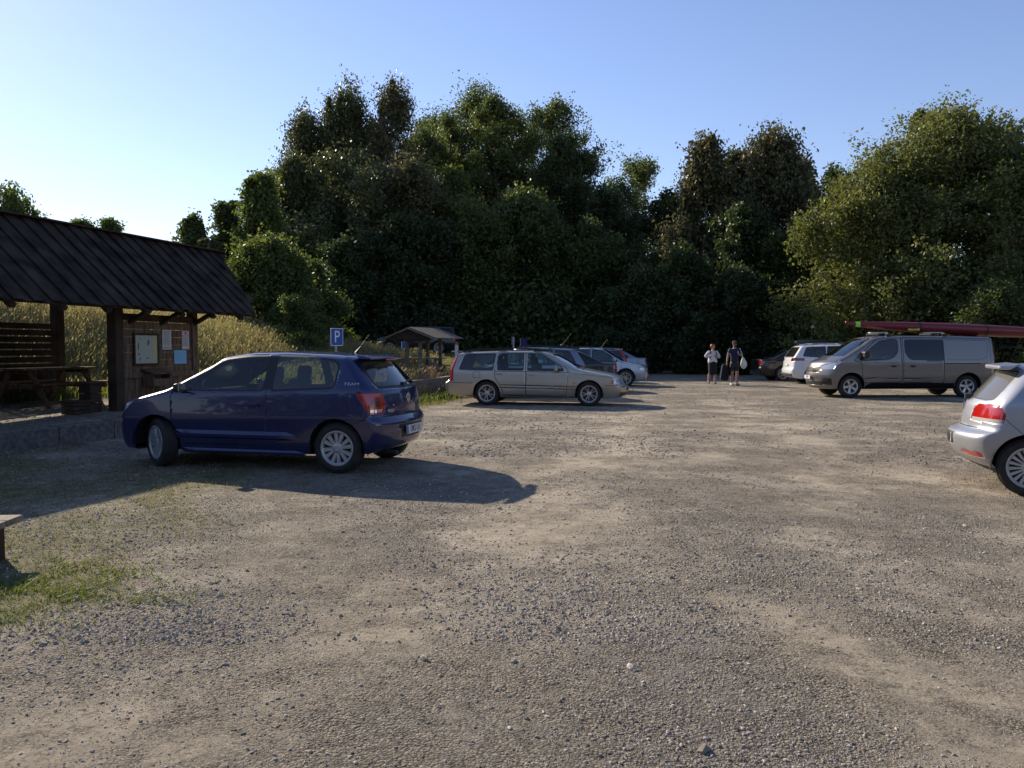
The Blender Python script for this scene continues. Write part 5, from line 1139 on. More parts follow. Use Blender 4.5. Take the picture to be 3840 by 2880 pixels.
def make_tree(label, x, y, H, Rw, kind, leafm, trunkm, nb, nl, leaf, cb, seed, name='deciduous_tree', cat='tree', group=None, spread=.16, sink=0, yr=.85, leaders=0, lean=0.):
    r = np.random.default_rng(seed); z0 = hz(x, y)-sink; cn = lambda size: np.clip(r.normal(size=size), -1.5, 1.5)
    root = empty(name, (x, y, z0), 0, label=label, cat=cat, group=group)
    H = H-z0; hb = H*cb; Hc = H-hb
    ang = r.uniform(0, 2*PI, nb); t = r.random(nb)**(.85); ph = r.uniform(0, 6, 3)
    def lob(a, t): return 1+.20*np.sin(2*a+ph[0]+3*t)+.14*np.sin(3*a+ph[1]-6*t)+.12*np.sin(9*t+ph[2]+a)
    er = env(kind, t)*Rw*lob(ang, t)*r.uniform(.72, 1.08, nb)
    er = er*(1-spread*.7); tips = np.stack([er*np.cos(ang)+lean*t*Hc, er*np.sin(ang)*yr, hb+Hc*t*.97], 1)
    starts = np.stack([lean*t*Hc*.8, 0*t, np.maximum(hb*.7, tips[:, 2]-er*r.uniform(.25, .9, nb)*(1. if kind != 'bush' else .3))], 1)
    # limbs
    tb = MB(); r0 = .035*H*.5+.06; wob = r.normal(size=(7, 2))*.02*H
    if kind != 'bush':
        pts = [(wob[i, 0]*i/7+lean*Hc*max(0, i/6-.3), wob[i, 1]*i/7, H*.93*i/6) for i in range(7)]; tb.tube(pts, [r0*(1-.9*i/6)*(1.25 if i == 0 else 1) for i in range(7)], 8)
    else:
        for k in range(5): a = 1.25*k; tb.tube([(0, 0, 0), (Rw*.2*math.cos(a), Rw*.2*math.sin(a), H*.3), (Rw*.4*math.cos(a), Rw*.4*math.sin(a), H*.62)], [.07, .045, .015], 6)
    for i in range(min(nb, 26)):
        a, b = starts[i], tips[i]; m_ = (a+b)/2+np.array([0, 0, -.06*Rw]); tb.tube([a, m_, b], [.05+.008*Rw, .035, .012], 5)
    tb.build('trunk', trunkm, root, smooth=True)
    # foliage: clumps strung along each bough, plus twigs round the outline
    ntw = max(6, nl//(nb*26)); per = nl//(nb*ntw)
    u = r.random((nb, ntw))**.6*.85+.15; bb = starts[:, None]*(1-u[..., None])+tips[:, None]*u[..., None]+r.normal(size=(nb, ntw, 3))*Rw*.05
    ax = np.array([0, 0, 1.]); rad = bb-np.array([lean*Hc*.5, 0, 0])-ax*(hb+Hc*.35); rad[..., 2] *= .45; rad /= np.linalg.norm(rad, axis=-1, keepdims=True)+1e-6
    dr = rad*.75+r.normal(size=rad.shape)*.62; dr[..., 2] += {'birch': .35, 'spire': .5, 'oval': .35}.get(kind, .12); dr /= np.linalg.norm(dr, axis=-1, keepdims=True)
    tl = Rw*spread*r.uniform(.9, 2.2, (nb, ntw, 1, 1))*(1.25-.4*u[..., None, None]); vv = r.random((nb, ntw, per, 1))**.8
    P = bb[:, :, None]+dr[:, :, None]*vv*tl+cn((nb, ntw, per, 3))*np.array([1, 1, .8])*(leaf*.7+tl*.10)
    tid = np.arange(nb*ntw)[:, None]; P = P.reshape(-1, per, 3)
    if kind == 'birch':
        # hanging twigs: leaves string downward from points along each branchlet
        k = np.floor(vv.reshape(-1, per)*4); hang = r.random(P.shape[:2])**1.3*(.5+.9*r.random((len(P), 1)))*min(1.5, Rw*.5); m_ = r.random(P.shape[:2]) < .7
        cen = (bb[:, :, None]+dr[:, :, None]*((k.reshape(nb, ntw, per, 1)+.5)/4)*tl).reshape(-1, per, 3); cen = cen+r.normal(size=cen.shape)*.09; P = np.where(m_[..., None], cen, P); P[..., 2] -= hang*m_
    P = P.reshape(-1, 3)
    if leaders:
        for k in range(leaders):
            n = nl//(leaders*12); a = r.uniform(0, 6.28); rr = r.uniform(.1, .5)*Rw*.6; top = H*r.uniform(.93, 1.04); tt = r.random(n)
            Q = np.stack([rr*math.cos(a)+lean*Hc+r.normal(size=n)*.35*(.25+tt), rr*math.sin(a)+r.normal(size=n)*.35*(.25+tt), top-tt*H*.20], 1); P = np.concatenate([P, Q])
    P[:, 2] = np.maximum(P[:, 2], .1)
    V, Fq = leaf_quads(P, leaf, r, droop=.8 if kind == 'birch' else .1)
    np_obj('crown', V, Fq, leafm, root)
    return root
lf_dark = island_mat('leaf_dark', [(0.029, 0.044, 0.020), (0.046, 0.066, 0.027), (0.061, 0.081, 0.034), (0.037, 0.054, 0.022)], .5, .32)
lf_birch = island_mat('leaf_birch', [(0.055, 0.073, 0.034), (0.079, 0.100, 0.044), (0.110, 0.122, 0.055), (0.063, 0.081, 0.037), (0.134, 0.122, 0.067)], .45, .35, (1.3, 1.3, .8))
lf_brown = island_mat('leaf_birch_turning', [(0.067, 0.081, 0.039), (0.091, 0.100, 0.046), (0.128, 0.120, 0.067), (0.073, 0.085, 0.041), (0.171, 0.140, 0.085)], .45, .35, (1.3, 1.2, .8))
lf_light = island_mat('leaf_light', [(.065, .090, .028), (.095, .120, .038), (.130, .150, .050), (.07, .09, .03)], .5, .45)
lf_right = island_mat('leaf_olive', [(.085, .110, .036), (.120, .145, .048), (.170, .182, .062), (.078, .098, .034), (.20, .185, .078)], .5, .42, (1.4, 1.38, .7))
lf_mid = island_mat('leaf_mid', [(0.056, 0.076, 0.029), (0.083, 0.105, 0.039), (0.107, 0.129, 0.049)], .5, .4)
def T(px, D, ytop, wpx, kind, lm, label, seed, nb=46, nl=15000, leaf=.30, cb=.08, tm='bark', **k):
    
    if 31 <= seed <= 49 or seed in (131, 132, 133): D *= 1.28
    if seed > 30: ytop += {'birch': 20, 'oval': 8, 'round': 5}.get(kind, 0)
    nl = int(nl*2.2); leaf *= .68*(1.2 if D > 50 else 1); wpx = wpx*{'oval': 1.4, 'birch': 1.15}.get(kind, 1.08)
    H = EYE+(HOR-ytop)/F*D; Rw = wpx/2/F*D
    return make_tree(label, at(px, D), D, H, Rw, kind, lm, M[tm], nb, nl, leaf, cb, seed, **k)
# far left
T(4, 48, 196, 84, 'oval', lf_light, 'pale green treetop above the shelter roof at the left edge', 21, leaf=.34, nl=9000)
T(86, 50, 222, 44, 'round', lf_light, 'left one of two small pale treetops over the shelter ridge', 22, nl=7000)
T(112, 50, 224, 50, 'round', lf_light, 'right one of two small pale treetops over the shelter ridge', 23, nl=7000)
T(198, 44, 220, 48, 'spire', lf_mid, 'small slim tree just right of the shelter ridge end', 24, nl=7000, leaders=2)
T(228, 46, 206, 56, 'spire', lf_mid, 'second slim pointed tree right of the shelter roof', 25, nl=9000, leaders=2)
T(265, 44, 184, 96, 'spire', lf_light, 'pale green open-branched tree left of the tall birches', 26, nl=14000, leaders=2)
T(208, 42, 243, 46, 'round', lf_brown, 'low yellow-brown bush-like tree at the shelter ridge end', 27, nl=6000)
T(266, 32, 247, 116, 'bush', lf_light, 'rounded light green maple bush beside the shelter roof', 28, nb=60, nl=26000, leaf=.20, cb=0, name='bush', cat='bush', sink=.3)
T(312, 34, 272, 84, 'bush', lf_mid, 'second rounded green bush right of the light maple bush', 29, nb=40, nl=14000, leaf=.20, cb=0, name='bush', cat='bush', sink=.3)
T(298, 28.5, 303, 66, 'bush', lf_light, 'small low pale shrub on the bank above the dry grass', 30, nb=30, nl=7000, leaf=.13, cb=0, name='bush', cat='bush', sink=.2)
# tall birches
T(314, 52, 98, 124, 'birch', lf_birch, 'leftmost tall birch with drooping twigs', 31, tm='birch', leaders=2, nl=20000, nb=60, leaf=.27)
T(296, 47, 140, 84, 'birch', lf_birch, 'shorter birch leaning out at the left side of the tall birches', 32, tm='birch', leaders=1, nl=14000)
T(352, 52, 75, 140, 'birch', lf_birch, 'middle tall birch with a pointed top', 33, tm='birch', leaders=3, nl=22000, nb=60, leaf=.27)
T(395, 51, 72, 130, 'birch', lf_brown, 'tall birch with thin brownish open top', 34, tm='birch', leaders=3, nl=16000, nb=60, leaf=.24)
T(352, 46, 150, 112, 'oval', lf_birch, 'dense green tree in front of the tall birches', 35, nl=20000)
T(404, 45, 158, 90, 'oval', lf_brown, 'olive-tinted tree in front of the brownish birch', 36, nl=18000)
# poplars
T(432, 66, 114, 60, 'oval', lf_dark, 'dark tree filling the gap between brownish birch and big poplar', 37, nl=16000)
T(474, 64, 90, 112, 'oval', lf_mid, 'tallest dark poplar with a broad rounded top', 38, nl=30000, nb=70)
T(549, 63, 103, 84, 'oval', lf_mid, 'dark poplar right of the tallest one, steep right side', 39, nl=28000, nb=66)
T(576, 60, 150, 60, 'oval', lf_dark, 'dark shoulder tree on the right side of the poplars', 40, nl=16000)
T(456, 49, 140, 60, 'birch', lf_light, 'young yellow-green birch top in front of the poplars', 41, tm='birch', leaders=1, nl=9000, nb=34)
# dark front maples
T(470, 46, 180, 88, 'oval', lf_light, 'yellow-green topped maple left of centre', 42, nl=18000)
T(525, 45.5, 194, 104, 'round', lf_mid, 'rounded dark maple with sunlit yellow top at centre', 43, nl=26000, nb=64, cb=.04)
T(590, 45, 226, 84, 'round', lf_mid, 'lower dark maple with bright top, above the silver estate', 44, nl=20000, nb=50, cb=.03)
T(415, 43, 215, 110, 'round', lf_dark, 'deep dark tree above the roofed picnic table', 45, nl=24000, nb=56, cb=.02)
T(350, 41, 240, 84, 'round', lf_dark, 'dark tree at the foot of the tall birches, left of the parking sign', 46, nl=20000, nb=50, cb=.02)
T(436, 39, 272, 66, 'bush', lf_dark, 'low dark bush directly behind the off-road car', 47, nl=10000, cb=0, name='bush', cat='bush') if False else None
# middle gap and right birches
T(634, 64, 158, 76, 'oval', lf_mid, 'single rounded treetop standing in the dip of the tree line', 48, nl=18000)
T(616, 60, 182, 80, 'oval', lf_dark, 'darker lower tree at the left of the dip', 49, nl=13000)
T(662, 58, 190, 64, 'oval', lf_dark, 'slim dark tree right of the dip with sky gaps below', 50, nl=9000)
T(704, 54, 126, 112, 'birch', lf_brown, 'left one of two brownish birches right of the dip', 51, tm='birch', leaders=3, nl=20000, nb=60)
T(768, 53, 118, 150, 'birch', lf_brown, 'right one of two brownish birches, broad feathery top', 52, tm='birch', leaders=3, nl=24000, nb=66)
T(738, 51, 205, 70, 'oval', lf_dark, 'dark tree below and between the two brownish birches', 53, nl=15000)
T(806, 48, 214, 70, 'oval', lf_mid, 'green tree filling the space left of the big right-hand tree', 54, nl=17000)
T(826, 58, 168, 70, 'oval', lf_dark, 'dark treetop behind, just left of the big right-hand tree', 55, nl=14000)
T(680, 47, 250, 84, 'round', lf_dark, 'dark leafy tree behind the two walking people, left', 56, nl=17000, cb=.02)
T(745, 46, 262, 86, 'round', lf_dark, 'dark leafy tree behind the two walking people, right', 57, nl=18000, cb=.02)
T(640, 47, 272, 70, 'round', lf_dark, 'low dark tree above the end of the middle parking row', 58, nl=13000, cb=.02)
T(336, 52, 112, 90, 'birch', lf_birch, 'slim birch squeezed between the two green-topped tall birches', 131, tm='birch', leaders=1, nl=12000)
T(374, 53, 104, 92, 'birch', lf_birch, 'slim birch between the pointed birch and the brownish birch', 132, tm='birch', leaders=1, nl=12000)
T(292, 50, 172, 90, 'oval', lf_light, 'pale green tree at the left foot of the tall birches', 133, nl=14000)
T(420, 70, 128, 70, 'oval', lf_mid, 'rounded treetop joining the brownish birch and the big poplar', 134, nl=14000)
T(512, 72, 116, 78, 'oval', lf_mid, 'rounded treetop filling the notch between the two big poplars', 135, nl=16000)
T(495, 70, 98, 60, 'oval', lf_mid, 'right-hand lobe tree of the tallest poplar', 136, nl=13000)
T(455, 73, 100, 60, 'oval', lf_mid, 'left-hand lobe tree of the tallest poplar', 137, nl=13000)
T(570, 68, 128, 60, 'oval', lf_dark, 'steep dark treetop at the right flank of the second poplar', 138, nl=13000)
T(600, 62, 186, 56, 'oval', lf_dark, 'low dark treetop at the bottom of the slope right of the poplars', 139, nl=11000)
T(736, 55, 140, 90, 'birch', lf_birch, 'green birch filling the notch between the two brownish birches', 140, tm='birch', leaders=1, nl=14000)
T(690, 56, 172, 56, 'oval', lf_mid, 'green tree at the left foot of the brownish birches', 141, nl=11000)
T(800, 56, 142, 60, 'birch', lf_brown, 'thin brownish birch at the right end of the birch pair', 142, tm='birch', leaders=1, nl=12000)
# right big tree
T(945, 41, 124, 250, 'round', lf_right, 'big olive-green broadleaf tree behind the van, sunlit from the left', 60, nb=130, nl=70000, leaf=.25, cb=.03, spread=.12)
T(868, 40, 172, 124, 'oval', lf_right, 'lower left limb tree of olive foliage overhanging the white car', 61, nb=60, nl=26000, leaf=.25, cb=.08, spread=.14)
T(1014, 38, 128, 100, 'oval', lf_right, 'olive-green tree at the right edge behind the van', 62, nb=60, nl=22000, leaf=.25, cb=.03)
T(915, 50, 114, 60, 'spire', lf_dark, 'black-green spruce top peeking over the big right-hand tree', 63, nl=14000, name='conifer_tree')
T(1000, 34, 292, 130, 'bush', lf_mid, 'dark undergrowth hedge behind the van at the right edge', 65, nb=40, nl=14000, leaf=.18, cb=0, name='bush', cat='bush')
# far wood behind everything
def wood(name, x0, x1, y0, y1, H, n, leaf, seed, label):
    r = np.random.default_rng(seed); X = r.uniform(x0, x1, n); Y = r.uniform(y0, y1, n); top = H*(.72+.16*np.sin(X*.35)+.12*np.sin(X*.9+1)); Z = hgt(X, Y)+top*r.random(n)**.8
    K = 420; cx, cy, cz = r.uniform(x0, x1, K), r.uniform(y0, y1, K), r.random(K)
    i = r.integers(0, K, n); P = np.stack([cx[i]+r.normal(size=n)*1.3, cy[i]+r.normal(size=n)*1.3, hgt(cx[i], cy[i])+cz[i]*H*(.75+.2*np.sin(cx[i]*.35)+.1*np.sin(cx[i]*.9))+r.normal(size=n)*.9], 1); P[:, 2] = np.maximum(P[:, 2], .2)
    V, Fq = leaf_quads(P, leaf, r); o = np_obj(name, V, Fq, lf_mid); tag(o, label, 'wood', kind='stuff')
wood('far_wood', -30, 50, 84, 94, 10, 42000, .62, 70, 'dark wood closing the view behind the front trees')
wood('undergrowth', -22, 44, 53, 62, 4.5, 40000, .34, 72, 'dark undergrowth below the trees at the back of the lot')
wood('near_wood', -60, 60, -46, -34, 13, 26000, 1.0, 71, 'wood on the side of the lot behind the viewer')
wood('side_wood', 34, 46, 10, 50, 12, 22000, .6, 73, 'wood beyond the right end of the lot')

# ------------------------------------------------------------ people
skin_l = mat('skin', (.50, .30, .21), .55); skin_t = mat('tanned_skin', (.34, .19, .12), .55)
def skin_mesh(name, J, E, mt, parent, sub=2, root_j=0, extra=None):
    me = bpy.data.meshes.new(name); keys = list(J); idx = {k: i for i, k in enumerate(keys)}
    me.from_pydata([J[k][0] for k in keys], [(idx[a], idx[b]) for a, b in E], [])
    o = bpy.data.objects.new(name, me); col.objects.link(o); m = o.modifiers.new('skin', 'SKIN')
    for i, k in enumerate(keys):
        v = me.skin_vertices[0].data[i]; rr = J[k][1]; v.radius = rr if isinstance(rr, tuple) else (rr, rr); v.use_root = (i == root_j)
    s = o.modifiers.new('sub', 'SUBSURF'); s.levels = s.render_levels = sub
    dg = bpy.context.evaluated_depsgraph_get(); dg.update(); me2 = bpy.data.meshes.new_from_object(o.evaluated_get(dg)); bpy.data.objects.remove(o)
    if extra:
        bm = bmesh.new(); bm.from_mesh(me2); tmp = bpy.data.meshes.new('t'); tmp.from_pydata(extra.v, [], extra.f); bm.from_mesh(tmp); bm.to_mesh(me2); bm.free()
    me2.materials.clear(); me2.materials.append(mt); me2.shade_smooth()
    o = bpy.data.objects.new(name, me2); col.objects.link(o); o.parent = parent; return o
def hand(mb, w_, d, side):
    """palm and five bent fingers hanging from wrist w_ along direction d"""
    w_ = Vector(w_); d = Vector(d).normalized(); s_ = Vector((side, 0, 0)); s_ = (s_-d*s_.dot(d)).normalized(); f = d.cross(s_)
    mb.tube([w_, w_+d*.03, w_+d*.085], [.024, .036, .034], 8)
    for k, L_ in enumerate((.062, .072, .075, .066)):
        b = w_+d*.078+f*(-.028+.0185*k); mb.tube([b, b+d*L_*.5, b+d*L_*.85-s_*.014, b+d*L_*.95-s_*.03], [.0095, .009, .008, .006], 5)
    b = w_+d*.035+f*-.03; mb.tube([b, b+d*.03+f*-.025, b+d*.06+f*-.03-s_*.012], [.012, .010, .007], 5)
def person(x, y, rz, label, H, sk, J, extra_hands):
    root = empty('person', (x, y, hz(x, y)), rz, label=label, cat='person')
    eh = MB()
    for a in extra_hands: hand(eh, *a)
    # nose, brow, ears give the head a face
    hd = J['head'][0]; eh.tube([(hd[0], hd[1]-.085, hd[2]+.02), (hd[0], hd[1]-.112, hd[2]-.02), (hd[0], hd[1]-.09, hd[2]-.03)], [.008, .014, .008], 6)
    for s_ in (-1, 1): eh.tube([(hd[0]+s_*.078, hd[1]+.0, hd[2]+.02), (hd[0]+s_*.088, hd[1]+.01, hd[2]-.02)], [.016, .010], 6)
    E = [('pel', 'sp'), ('sp', 'ch'), ('ch', 'nk'), ('nk', 'jaw'), ('jaw', 'head'), ('head', 'crown')]
    for s_ in 'lr': E += [('ch', 'sh'+s_), ('sh'+s_, 'el'+s_), ('el'+s_, 'wr'+s_), ('pel', 'hp'+s_), ('hp'+s_, 'kn'+s_), ('kn'+s_, 'cf'+s_), ('cf'+s_, 'an'+s_), ('an'+s_, 'to'+s_)]
    body = skin_mesh('body', J, E, sk, root, extra=eh)
    return root, body
# man: t-shirt, shorts, cap, sunglasses, carries chair bag (his right) and white bag on his left shoulder
mx, my = 8.86, 32.0
Jm = dict(pel=((0, 0, .94), (.13, .10)), sp=((0, 0, 1.15), (.12, .09)), ch=((0, 0, 1.36), (.14, .10)), nk=((0, 0, 1.50), .055), jaw=((0, -.02, 1.575), (.06, .065)), head=((0, -.012, 1.65), (.078, .095)), crown=((0, .0, 1.72), (.06, .075)),
          shl=((.19, 0, 1.42), .06), ell=((.31, -.02, 1.20), .042), wrl=((.17, -.20, 1.23), .028), shr=((-.19, 0, 1.42), .06), elr=((-.27, .03, 1.14), .042), wrr=((-.33, -.04, .90), .028),
          hpl=((.09, 0, .86), .095), knl=((.10, -.06, .49), .058), cfl=((.10, -.04, .34), .056), anl=((.10, -.02, .09), .035), tol=((.11, -.17, .035), .03),
          hpr=((-.09, 0, .86), .095), knr=((-.09, -.02, .49), .058), cfr=((-.09, .06, .34), .056), anr=((-.09, .10, .10), .035), tor=((-.10, -.03, .04), .03))
man, mb_ = person(mx, my, R(8), 'man in navy T-shirt, dark shorts, cap and sunglasses walking towards the viewer', 1.75, skin_t, Jm, [((-.33, -.04, .90), (-.1, -.1, -1), 1), ((.17, -.20, 1.23), (-.9, -.3, .2), 1)])
navy = mat('navy_shirt', (.010, .013, .045), .85); shorts_m = mat('dark_shorts', (.022, .020, .024), .9); blackm = mat('black_cloth', (.008, .008, .010), .9)
skin_mesh('shirt', dict(hem=((0, 0, .885), (.175, .135)), pel=((0, 0, .97), (.168, .13)), sp=((0, 0, 1.15), (.155, .12)), ch=((0, 0, 1.34), (.17, .125)), up=((0, 0, 1.44), (.11, .09)), nk=((0, 0, 1.485), (.07, .07)), shl=((.19, 0, 1.41), .08), al=((.26, -.01, 1.28), .068), shr=((-.19, 0, 1.41), .08), ar=((-.245, .015, 1.28), .068)),
          [('hem', 'pel'), ('pel', 'sp'), ('sp', 'ch'), ('ch', 'up'), ('up', 'nk'), ('ch', 'shl'), ('shl', 'al'), ('ch', 'shr'), ('shr', 'ar')], navy, mb_)
skin_mesh('shorts', dict(w=((0, 0, .97), (.15, .12)), pel=((0, 0, .88), (.16, .125)), l=((.095, -.01, .78), .115), kl=((.10, -.05, .56), .092), r=((-.095, 0, .78), .115), kr=((-.10, -.015, .56), .092)), [('w', 'pel'), ('pel', 'l'), ('l', 'kl'), ('pel', 'r'), ('r', 'kr')], shorts_m, mb_)
b = MB(); b.tube([(0, 0, 1.69), (0, 0, 1.72), (0, 0, 1.76), (0, 0, 1.785)], [.094, .095, .075, .02], 14); b.prism([(-.07, -.07), (.07, -.07), (.055, -.165), (0, -.18), (-.055, -.165)], 2, 1.69, 1.702); b.build('cap', mat('cap', (.05, .05, .05), .8), mb_, smooth=True)
b = MB(); b.box((-.035, -.103, 1.66), (.055, .012, .032)); b.box((.035, -.103, 1.66), (.055, .012, .032)); b.box((0, -.10, 1.668), (.15, .008, .008)); b.build('sunglasses', M['black'], mb_)
b = MB(); b.tube([(0, -.06, 1.57), (0, -.085, 1.60)], [.06, .045], 8); b.build('beard', mat('beard', (.05, .03, .02), .9), mb_, smooth=True)
b = MB(); b.tube([(-.185, .0, 1.487), (-.25, -.0, 1.42), (-.30, .0, 1.25)], .012, 6); b.build('sleeve_stripe', mat('pale_stripe', (.35, .42, .6), .8), mb_)
b = MB(); b.box((.09, -.132, 1.33), (.035, .01, .06)); b.build('shirt_print', M['white'], mb_)
for s_, a in ((1, 'l'), (-1, 'r')):
    an = Jm['an'+a][0]; to = Jm['to'+a][0]; b = MB(); b.tube([(an[0], an[1]+.05, .045), (an[0], an[1]-.04, .055), (to[0], to[1]-.01, .04), (to[0], to[1]-.06, .03)], [.04, .052, .048, .03], 10); b.tube([(an[0], an[1], .03), (an[0], an[1], .13)], [.042, .042], 10); b.build('shoe', mat('trainer', (.42, .45, .5) if s_ < 0 else (.16, .18, .22), .6), mb_, smooth=True)
man_bag = empty('shoulder_bag', (mx+.33, my-.02, 0), 0, label='white cloth bag hanging from the shoulder of the man', cat='bag')
b = MB(); b.tube([(0, -.02, 1.13), (.01, -.02, 1.02), (.035, 0, .90), (.04, 0, .80), (.02, 0, .70), (0, 0, .68)], [.03, .085, .13, .13, .07, .02], 10); b.build('bag_body', mat('white_cloth', (.62, .63, .60), .8), man_bag, smooth=True)
b = MB(); b.tube([(-.005, -.04, 1.12), (-.08, -.10, 1.3), (-.13, -.02, 1.49), (-.10, .08, 1.3), (0, .04, 1.12)], .009, 6); b.build('strap', M['white'], man_bag)
cb = empty('carried_bag', (mx-.42, my-.02, 0), R(8), label='long black folding chair bag in the hand of the man', cat='bag')
b = MB(); b.tube([(.02, 0, .86), (0, 0, .80), (-.03, 0, .5), (-.06, 0, .26), (-.07, 0, .22)], [.05, .10, .13, .14, .10], 8); b.tube([(.14, .05, .80), (.13, .05, .5), (.12, .05, .2)], [.05, .10, .07], 8); b.build('bag_body', blackm, cb, smooth=True)
b = MB(); b.tube([(.07, -.02, .80), (.085, -.02, .86), (.03, -.02, .82)], .010, 6); b.tube([(-.10, -.06, .82), (-.17, -.06, .24)], .016, 6); b.build('handle', M['galv'], cb)
# woman: white spotted blouse, black skirt, backpack straps, looks towards the man
wx_, wy_ = at(712.5, 33.6), 33.6
Jw = dict(pel=((0, 0, .90), (.14, .12)), sp=((0, 0, 1.08), (.14, .12)), ch=((0, 0, 1.27), (.13, .11)), nk=((0, 0, 1.40), .048), jaw=((.015, -.02, 1.475), (.055, .06)), head=((.01, -.01, 1.55), (.075, .09)), crown=((.0, .0, 1.61), (.06, .075)),
          shl=((.17, 0, 1.32), .055), ell=((.27, .03, 1.10), .042), wrl=((.13, -.18, 1.13), .027), shr=((-.17, 0, 1.32), .055), elr=((-.30, .02, 1.12), .042), wrr=((-.16, -.17, 1.13), .027),
          hpl=((.09, 0, .82), .10), knl=((.09, -.05, .46), .06), cfl=((.09, -.03, .32), .058), anl=((.09, -.02, .08), .034), tol=((.10, -.15, .03), .028),
          hpr=((-.09, 0, .82), .10), knr=((-.10, .02, .46), .06), cfr=((-.12, .09, .32), .058), anr=((-.13, .14, .12), .034), tor=((-.13, .03, .05), .028))
wom, wb_ = person(wx_, wy_, R(4), 'woman with red hair in white spotted blouse and black skirt, walking', 1.65, skin_l, Jw, [((-.16, -.17, 1.13), (.4, -.1, .9), -1), ((.13, -.18, 1.13), (-.4, -.1, .9), 1)])
blouse = mat('spotted_blouse', (.62, .62, .66), .8); N, L, bb_ = nodes(blouse); tc = N.new('ShaderNodeTexCoord'); v_ = N.new('ShaderNodeTexVoronoi'); v_.inputs['Scale'].default_value = 15; v_.inputs['Randomness'].default_value = .6; L.new(tc.outputs['Object'], v_.inputs[0])
rp = N.new('ShaderNodeValToRGB'); rp.color_ramp.interpolation = 'CONSTANT'; rp.color_ramp.elements[0].color = (.05, .05, .12, 1); rp.color_ramp.elements[1].color = (.62, .62, .66, 1); rp.color_ramp.elements[1].position = .27; L.new(v_.outputs['Distance'], rp.inputs[0]); L.new(rp.outputs[0], bb_.inputs['Base Color'])
skin_mesh('blouse', dict(hem=((0, 0, .83), (.225, .18)), pel=((0, 0, .96), (.215, .175)), sp=((0, 0, 1.12), (.175, .15)), ch=((0, 0, 1.26), (.165, .14)), up=((0, 0, 1.345), (.10, .085)), shl=((.17, 0, 1.31), .085), el=((.27, .02, 1.14), .085), wl=((.24, -.06, 1.10), .07), shr=((-.17, 0, 1.31), .085), er=((-.29, .015, 1.15), .085), wr=((-.25, -.07, 1.12), .07)),
          [('hem', 'pel'), ('pel', 'sp'), ('sp', 'ch'), ('ch', 'up'), ('ch', 'shl'), ('shl', 'el'), ('el', 'wl'), ('ch', 'shr'), ('shr', 'er'), ('er', 'wr')], blouse, wb_)
b = MB(); b.tube([(0, 0, .97), (0, 0, .85), (0, -.01, .60), (0, -.01, .40), (0, -.01, .385)], [.15, .185, .175, .165, .15], 16); sk_ = b.build('skirt', blackm, wb_, smooth=True)
b = MB(); hr = [(0, .035, 1.47), (0, .04, 1.52), (0, .03, 1.58), (0, .02, 1.64), (0, .015, 1.665)]; b.tube(hr, [.05, .085, .098, .07, .02], 12); b.tube([(-.01, .09, 1.60), (-.01, .14, 1.62), (-.01, .16, 1.60)], [.03, .05, .02], 8)
b.tube([(-.075, -.02, 1.50), (-.085, -.01, 1.56), (-.05, -.05, 1.63), (.04, -.055, 1.635), (.08, -.02, 1.58), (.078, .0, 1.50)], [.018, .03, .03, .03, .026, .015], 8); b.build('hair', mat('red_hair', (.36, .12, .035), .6), wb_, smooth=True)
b = MB(); b.box((-.03, -.075, 1.655), (.05, .02, .03), (.6, 0, 0)); b.box((.035, -.075, 1.655), (.05, .02, .03), (.6, 0, 0)); b.build('sunglasses', M['black'], wb_)
for s_ in (-1, 1):
    b = MB(); b.tube([(s_*.11, .05, 1.39), (s_*.115, -.06, 1.385), (s_*.12, -.15, 1.26), (s_*.13, -.13, 1.10)], [.018]*4, 6); b.build('backpack_strap', blackm, wb_)
for a in 'lr':
    an = Jw['an'+a][0]; to = Jw['to'+a][0]; b = MB(); dz = an[2]-.08; b.tube([(an[0], an[1]+.045, .03+dz), (an[0], an[1]-.04, .035+dz), (to[0], to[1], .03+dz*.5), (to[0], to[1]-.05, .022+dz*.3)], [.034, .04, .042, .022], 8); b.build('shoe', mat('sandal', (.06, .04, .035) if a == 'r' else (.30, .28, .25), .7), wb_, smooth=True)
bp = empty('backpack', (wx_, wy_, 0), R(4), label='dark backpack on the back of the woman', cat='backpack'); b = MB(); b.box((0, .23, 1.15), (.28, .15, .40)); b.build('bag_body', blackm, bp, bevel=.05); b = MB(); b.box((0, .315, 1.08), (.2, .04, .2)); b.build('pocket', blackm, bp, bevel=.02)
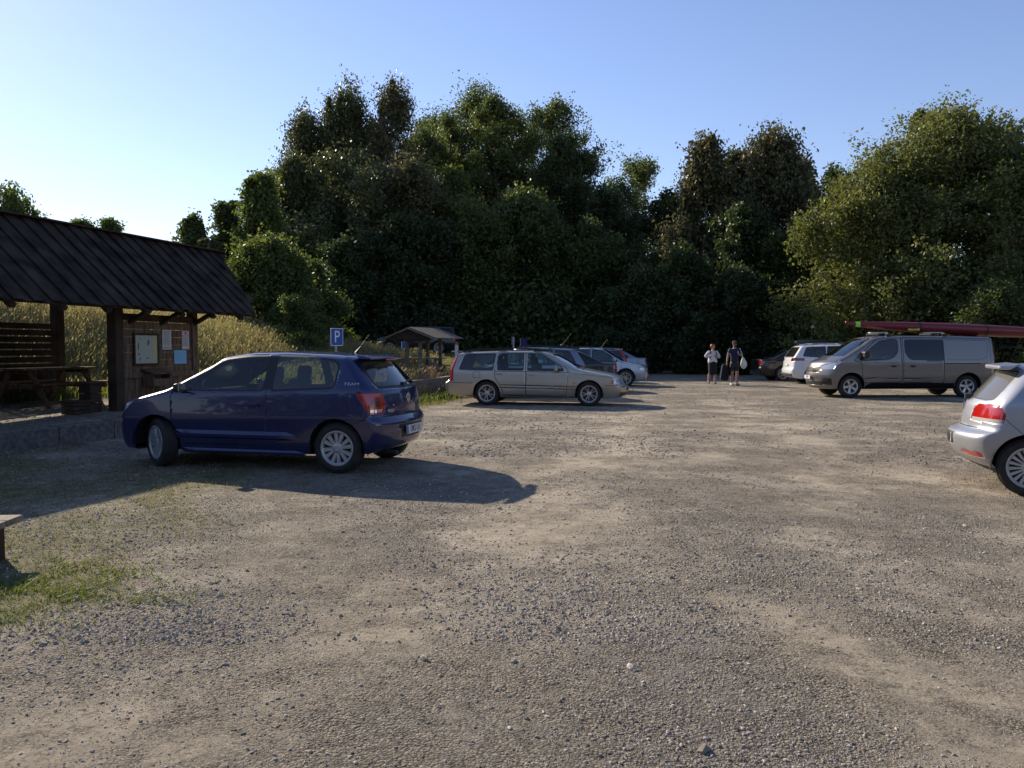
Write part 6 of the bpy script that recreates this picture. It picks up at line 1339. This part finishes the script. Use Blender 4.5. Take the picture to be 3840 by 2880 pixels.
# two people seen only above the car roofs
def far_person(x, y, rz, label, shirt_c, hair_c, bend, arm_up=False):
    z = 0; dy = -math.sin(bend)*.5
    J = dict(pel=((0, 0, .92), (.13, .10)), sp=((0, dy*.5, 1.13), (.12, .09)), ch=((0, dy*.9, 1.32), (.14, .10)), nk=((0, dy*1.15, 1.44), .055), jaw=((0, dy*1.3-.02, 1.51), (.055, .06)), head=((0, dy*1.4-.02, 1.58), (.075, .09)), crown=((0, dy*1.4, 1.65), (.06, .07)),
             shl=((.18, dy*.95, 1.38), .06), ell=((.30, dy-.08, 1.36 if arm_up else 1.15), .042), wrl=((.26, dy-.14, 1.60 if arm_up else .98), .028), shr=((-.18, dy*.95, 1.38), .06), elr=((-.26, dy-.02, 1.13), .042), wrr=((-.24, dy-.16, .95), .028),
             hpl=((.09, 0, .84), .095), knl=((.10, -.03, .48), .058), cfl=((.10, 0, .34), .056), anl=((.10, 0, .09), .035), tol=((.11, -.14, .035), .03), hpr=((-.09, 0, .84), .095), knr=((-.10, -.02, .48), .058), cfr=((-.10, .02, .34), .056), anr=((-.10, .03, .09), .035), tor=((-.11, -.11, .035), .03))
    ro, bo = person(x, y, rz, label, 1.7, skin_t, J, [((.26, dy-.14, 1.60 if arm_up else .98), (0, -.1, 1 if arm_up else -1), 1), ((-.24, dy-.16, .95), (0, -.2, -1), -1)])
    skin_mesh('shirt', dict(pel=((0, 0, .94), (.16, .12)), sp=((0, dy*.5, 1.13), (.15, .12)), ch=((0, dy*.9, 1.31), (.165, .12)), up=((0, dy*1.05, 1.40), (.10, .085)), shl=((.18, dy*.95, 1.37), .08), al=((.25, dy, 1.30), .065), shr=((-.18, dy*.95, 1.37), .08), ar=((-.23, dy, 1.25), .065)), [('pel', 'sp'), ('sp', 'ch'), ('ch', 'up'), ('ch', 'shl'), ('shl', 'al'), ('ch', 'shr'), ('shr', 'ar')], mat('shirt', shirt_c, .85), bo)
    skin_mesh('trousers', dict(pel=((0, 0, .90), (.155, .12)), l=((.095, 0, .80), .11), kl=((.10, -.02, .48), .08), al=((.10, 0, .14), .06), r=((-.095, 0, .80), .11), kr=((-.10, -.01, .48), .08), ar=((-.10, .02, .14), .06)), [('pel', 'l'), ('l', 'kl'), ('kl', 'al'), ('pel', 'r'), ('r', 'kr'), ('kr', 'ar')], shorts_m, bo)
    b = MB(); c = dy*1.4; b.tube([(0, c+.02, 1.58), (0, c+.015, 1.63), (0, c+.01, 1.67), (0, c+.01, 1.69)], [.088, .09, .07, .02], 12); b.build('hair', mat('hair', hair_c, .8), bo, smooth=True)
far_person(at(530.5, 45), 45, R(-60), 'person in lilac shirt and pale cap bending forward behind the cars', (.28, .20, .55), (.5, .5, .5), .5)
far_person(at(567, 46), 46, R(15), 'person in khaki shirt with one arm raised, in shade behind the cars', (.13, .11, .07), (.06, .04, .03), .05, True)
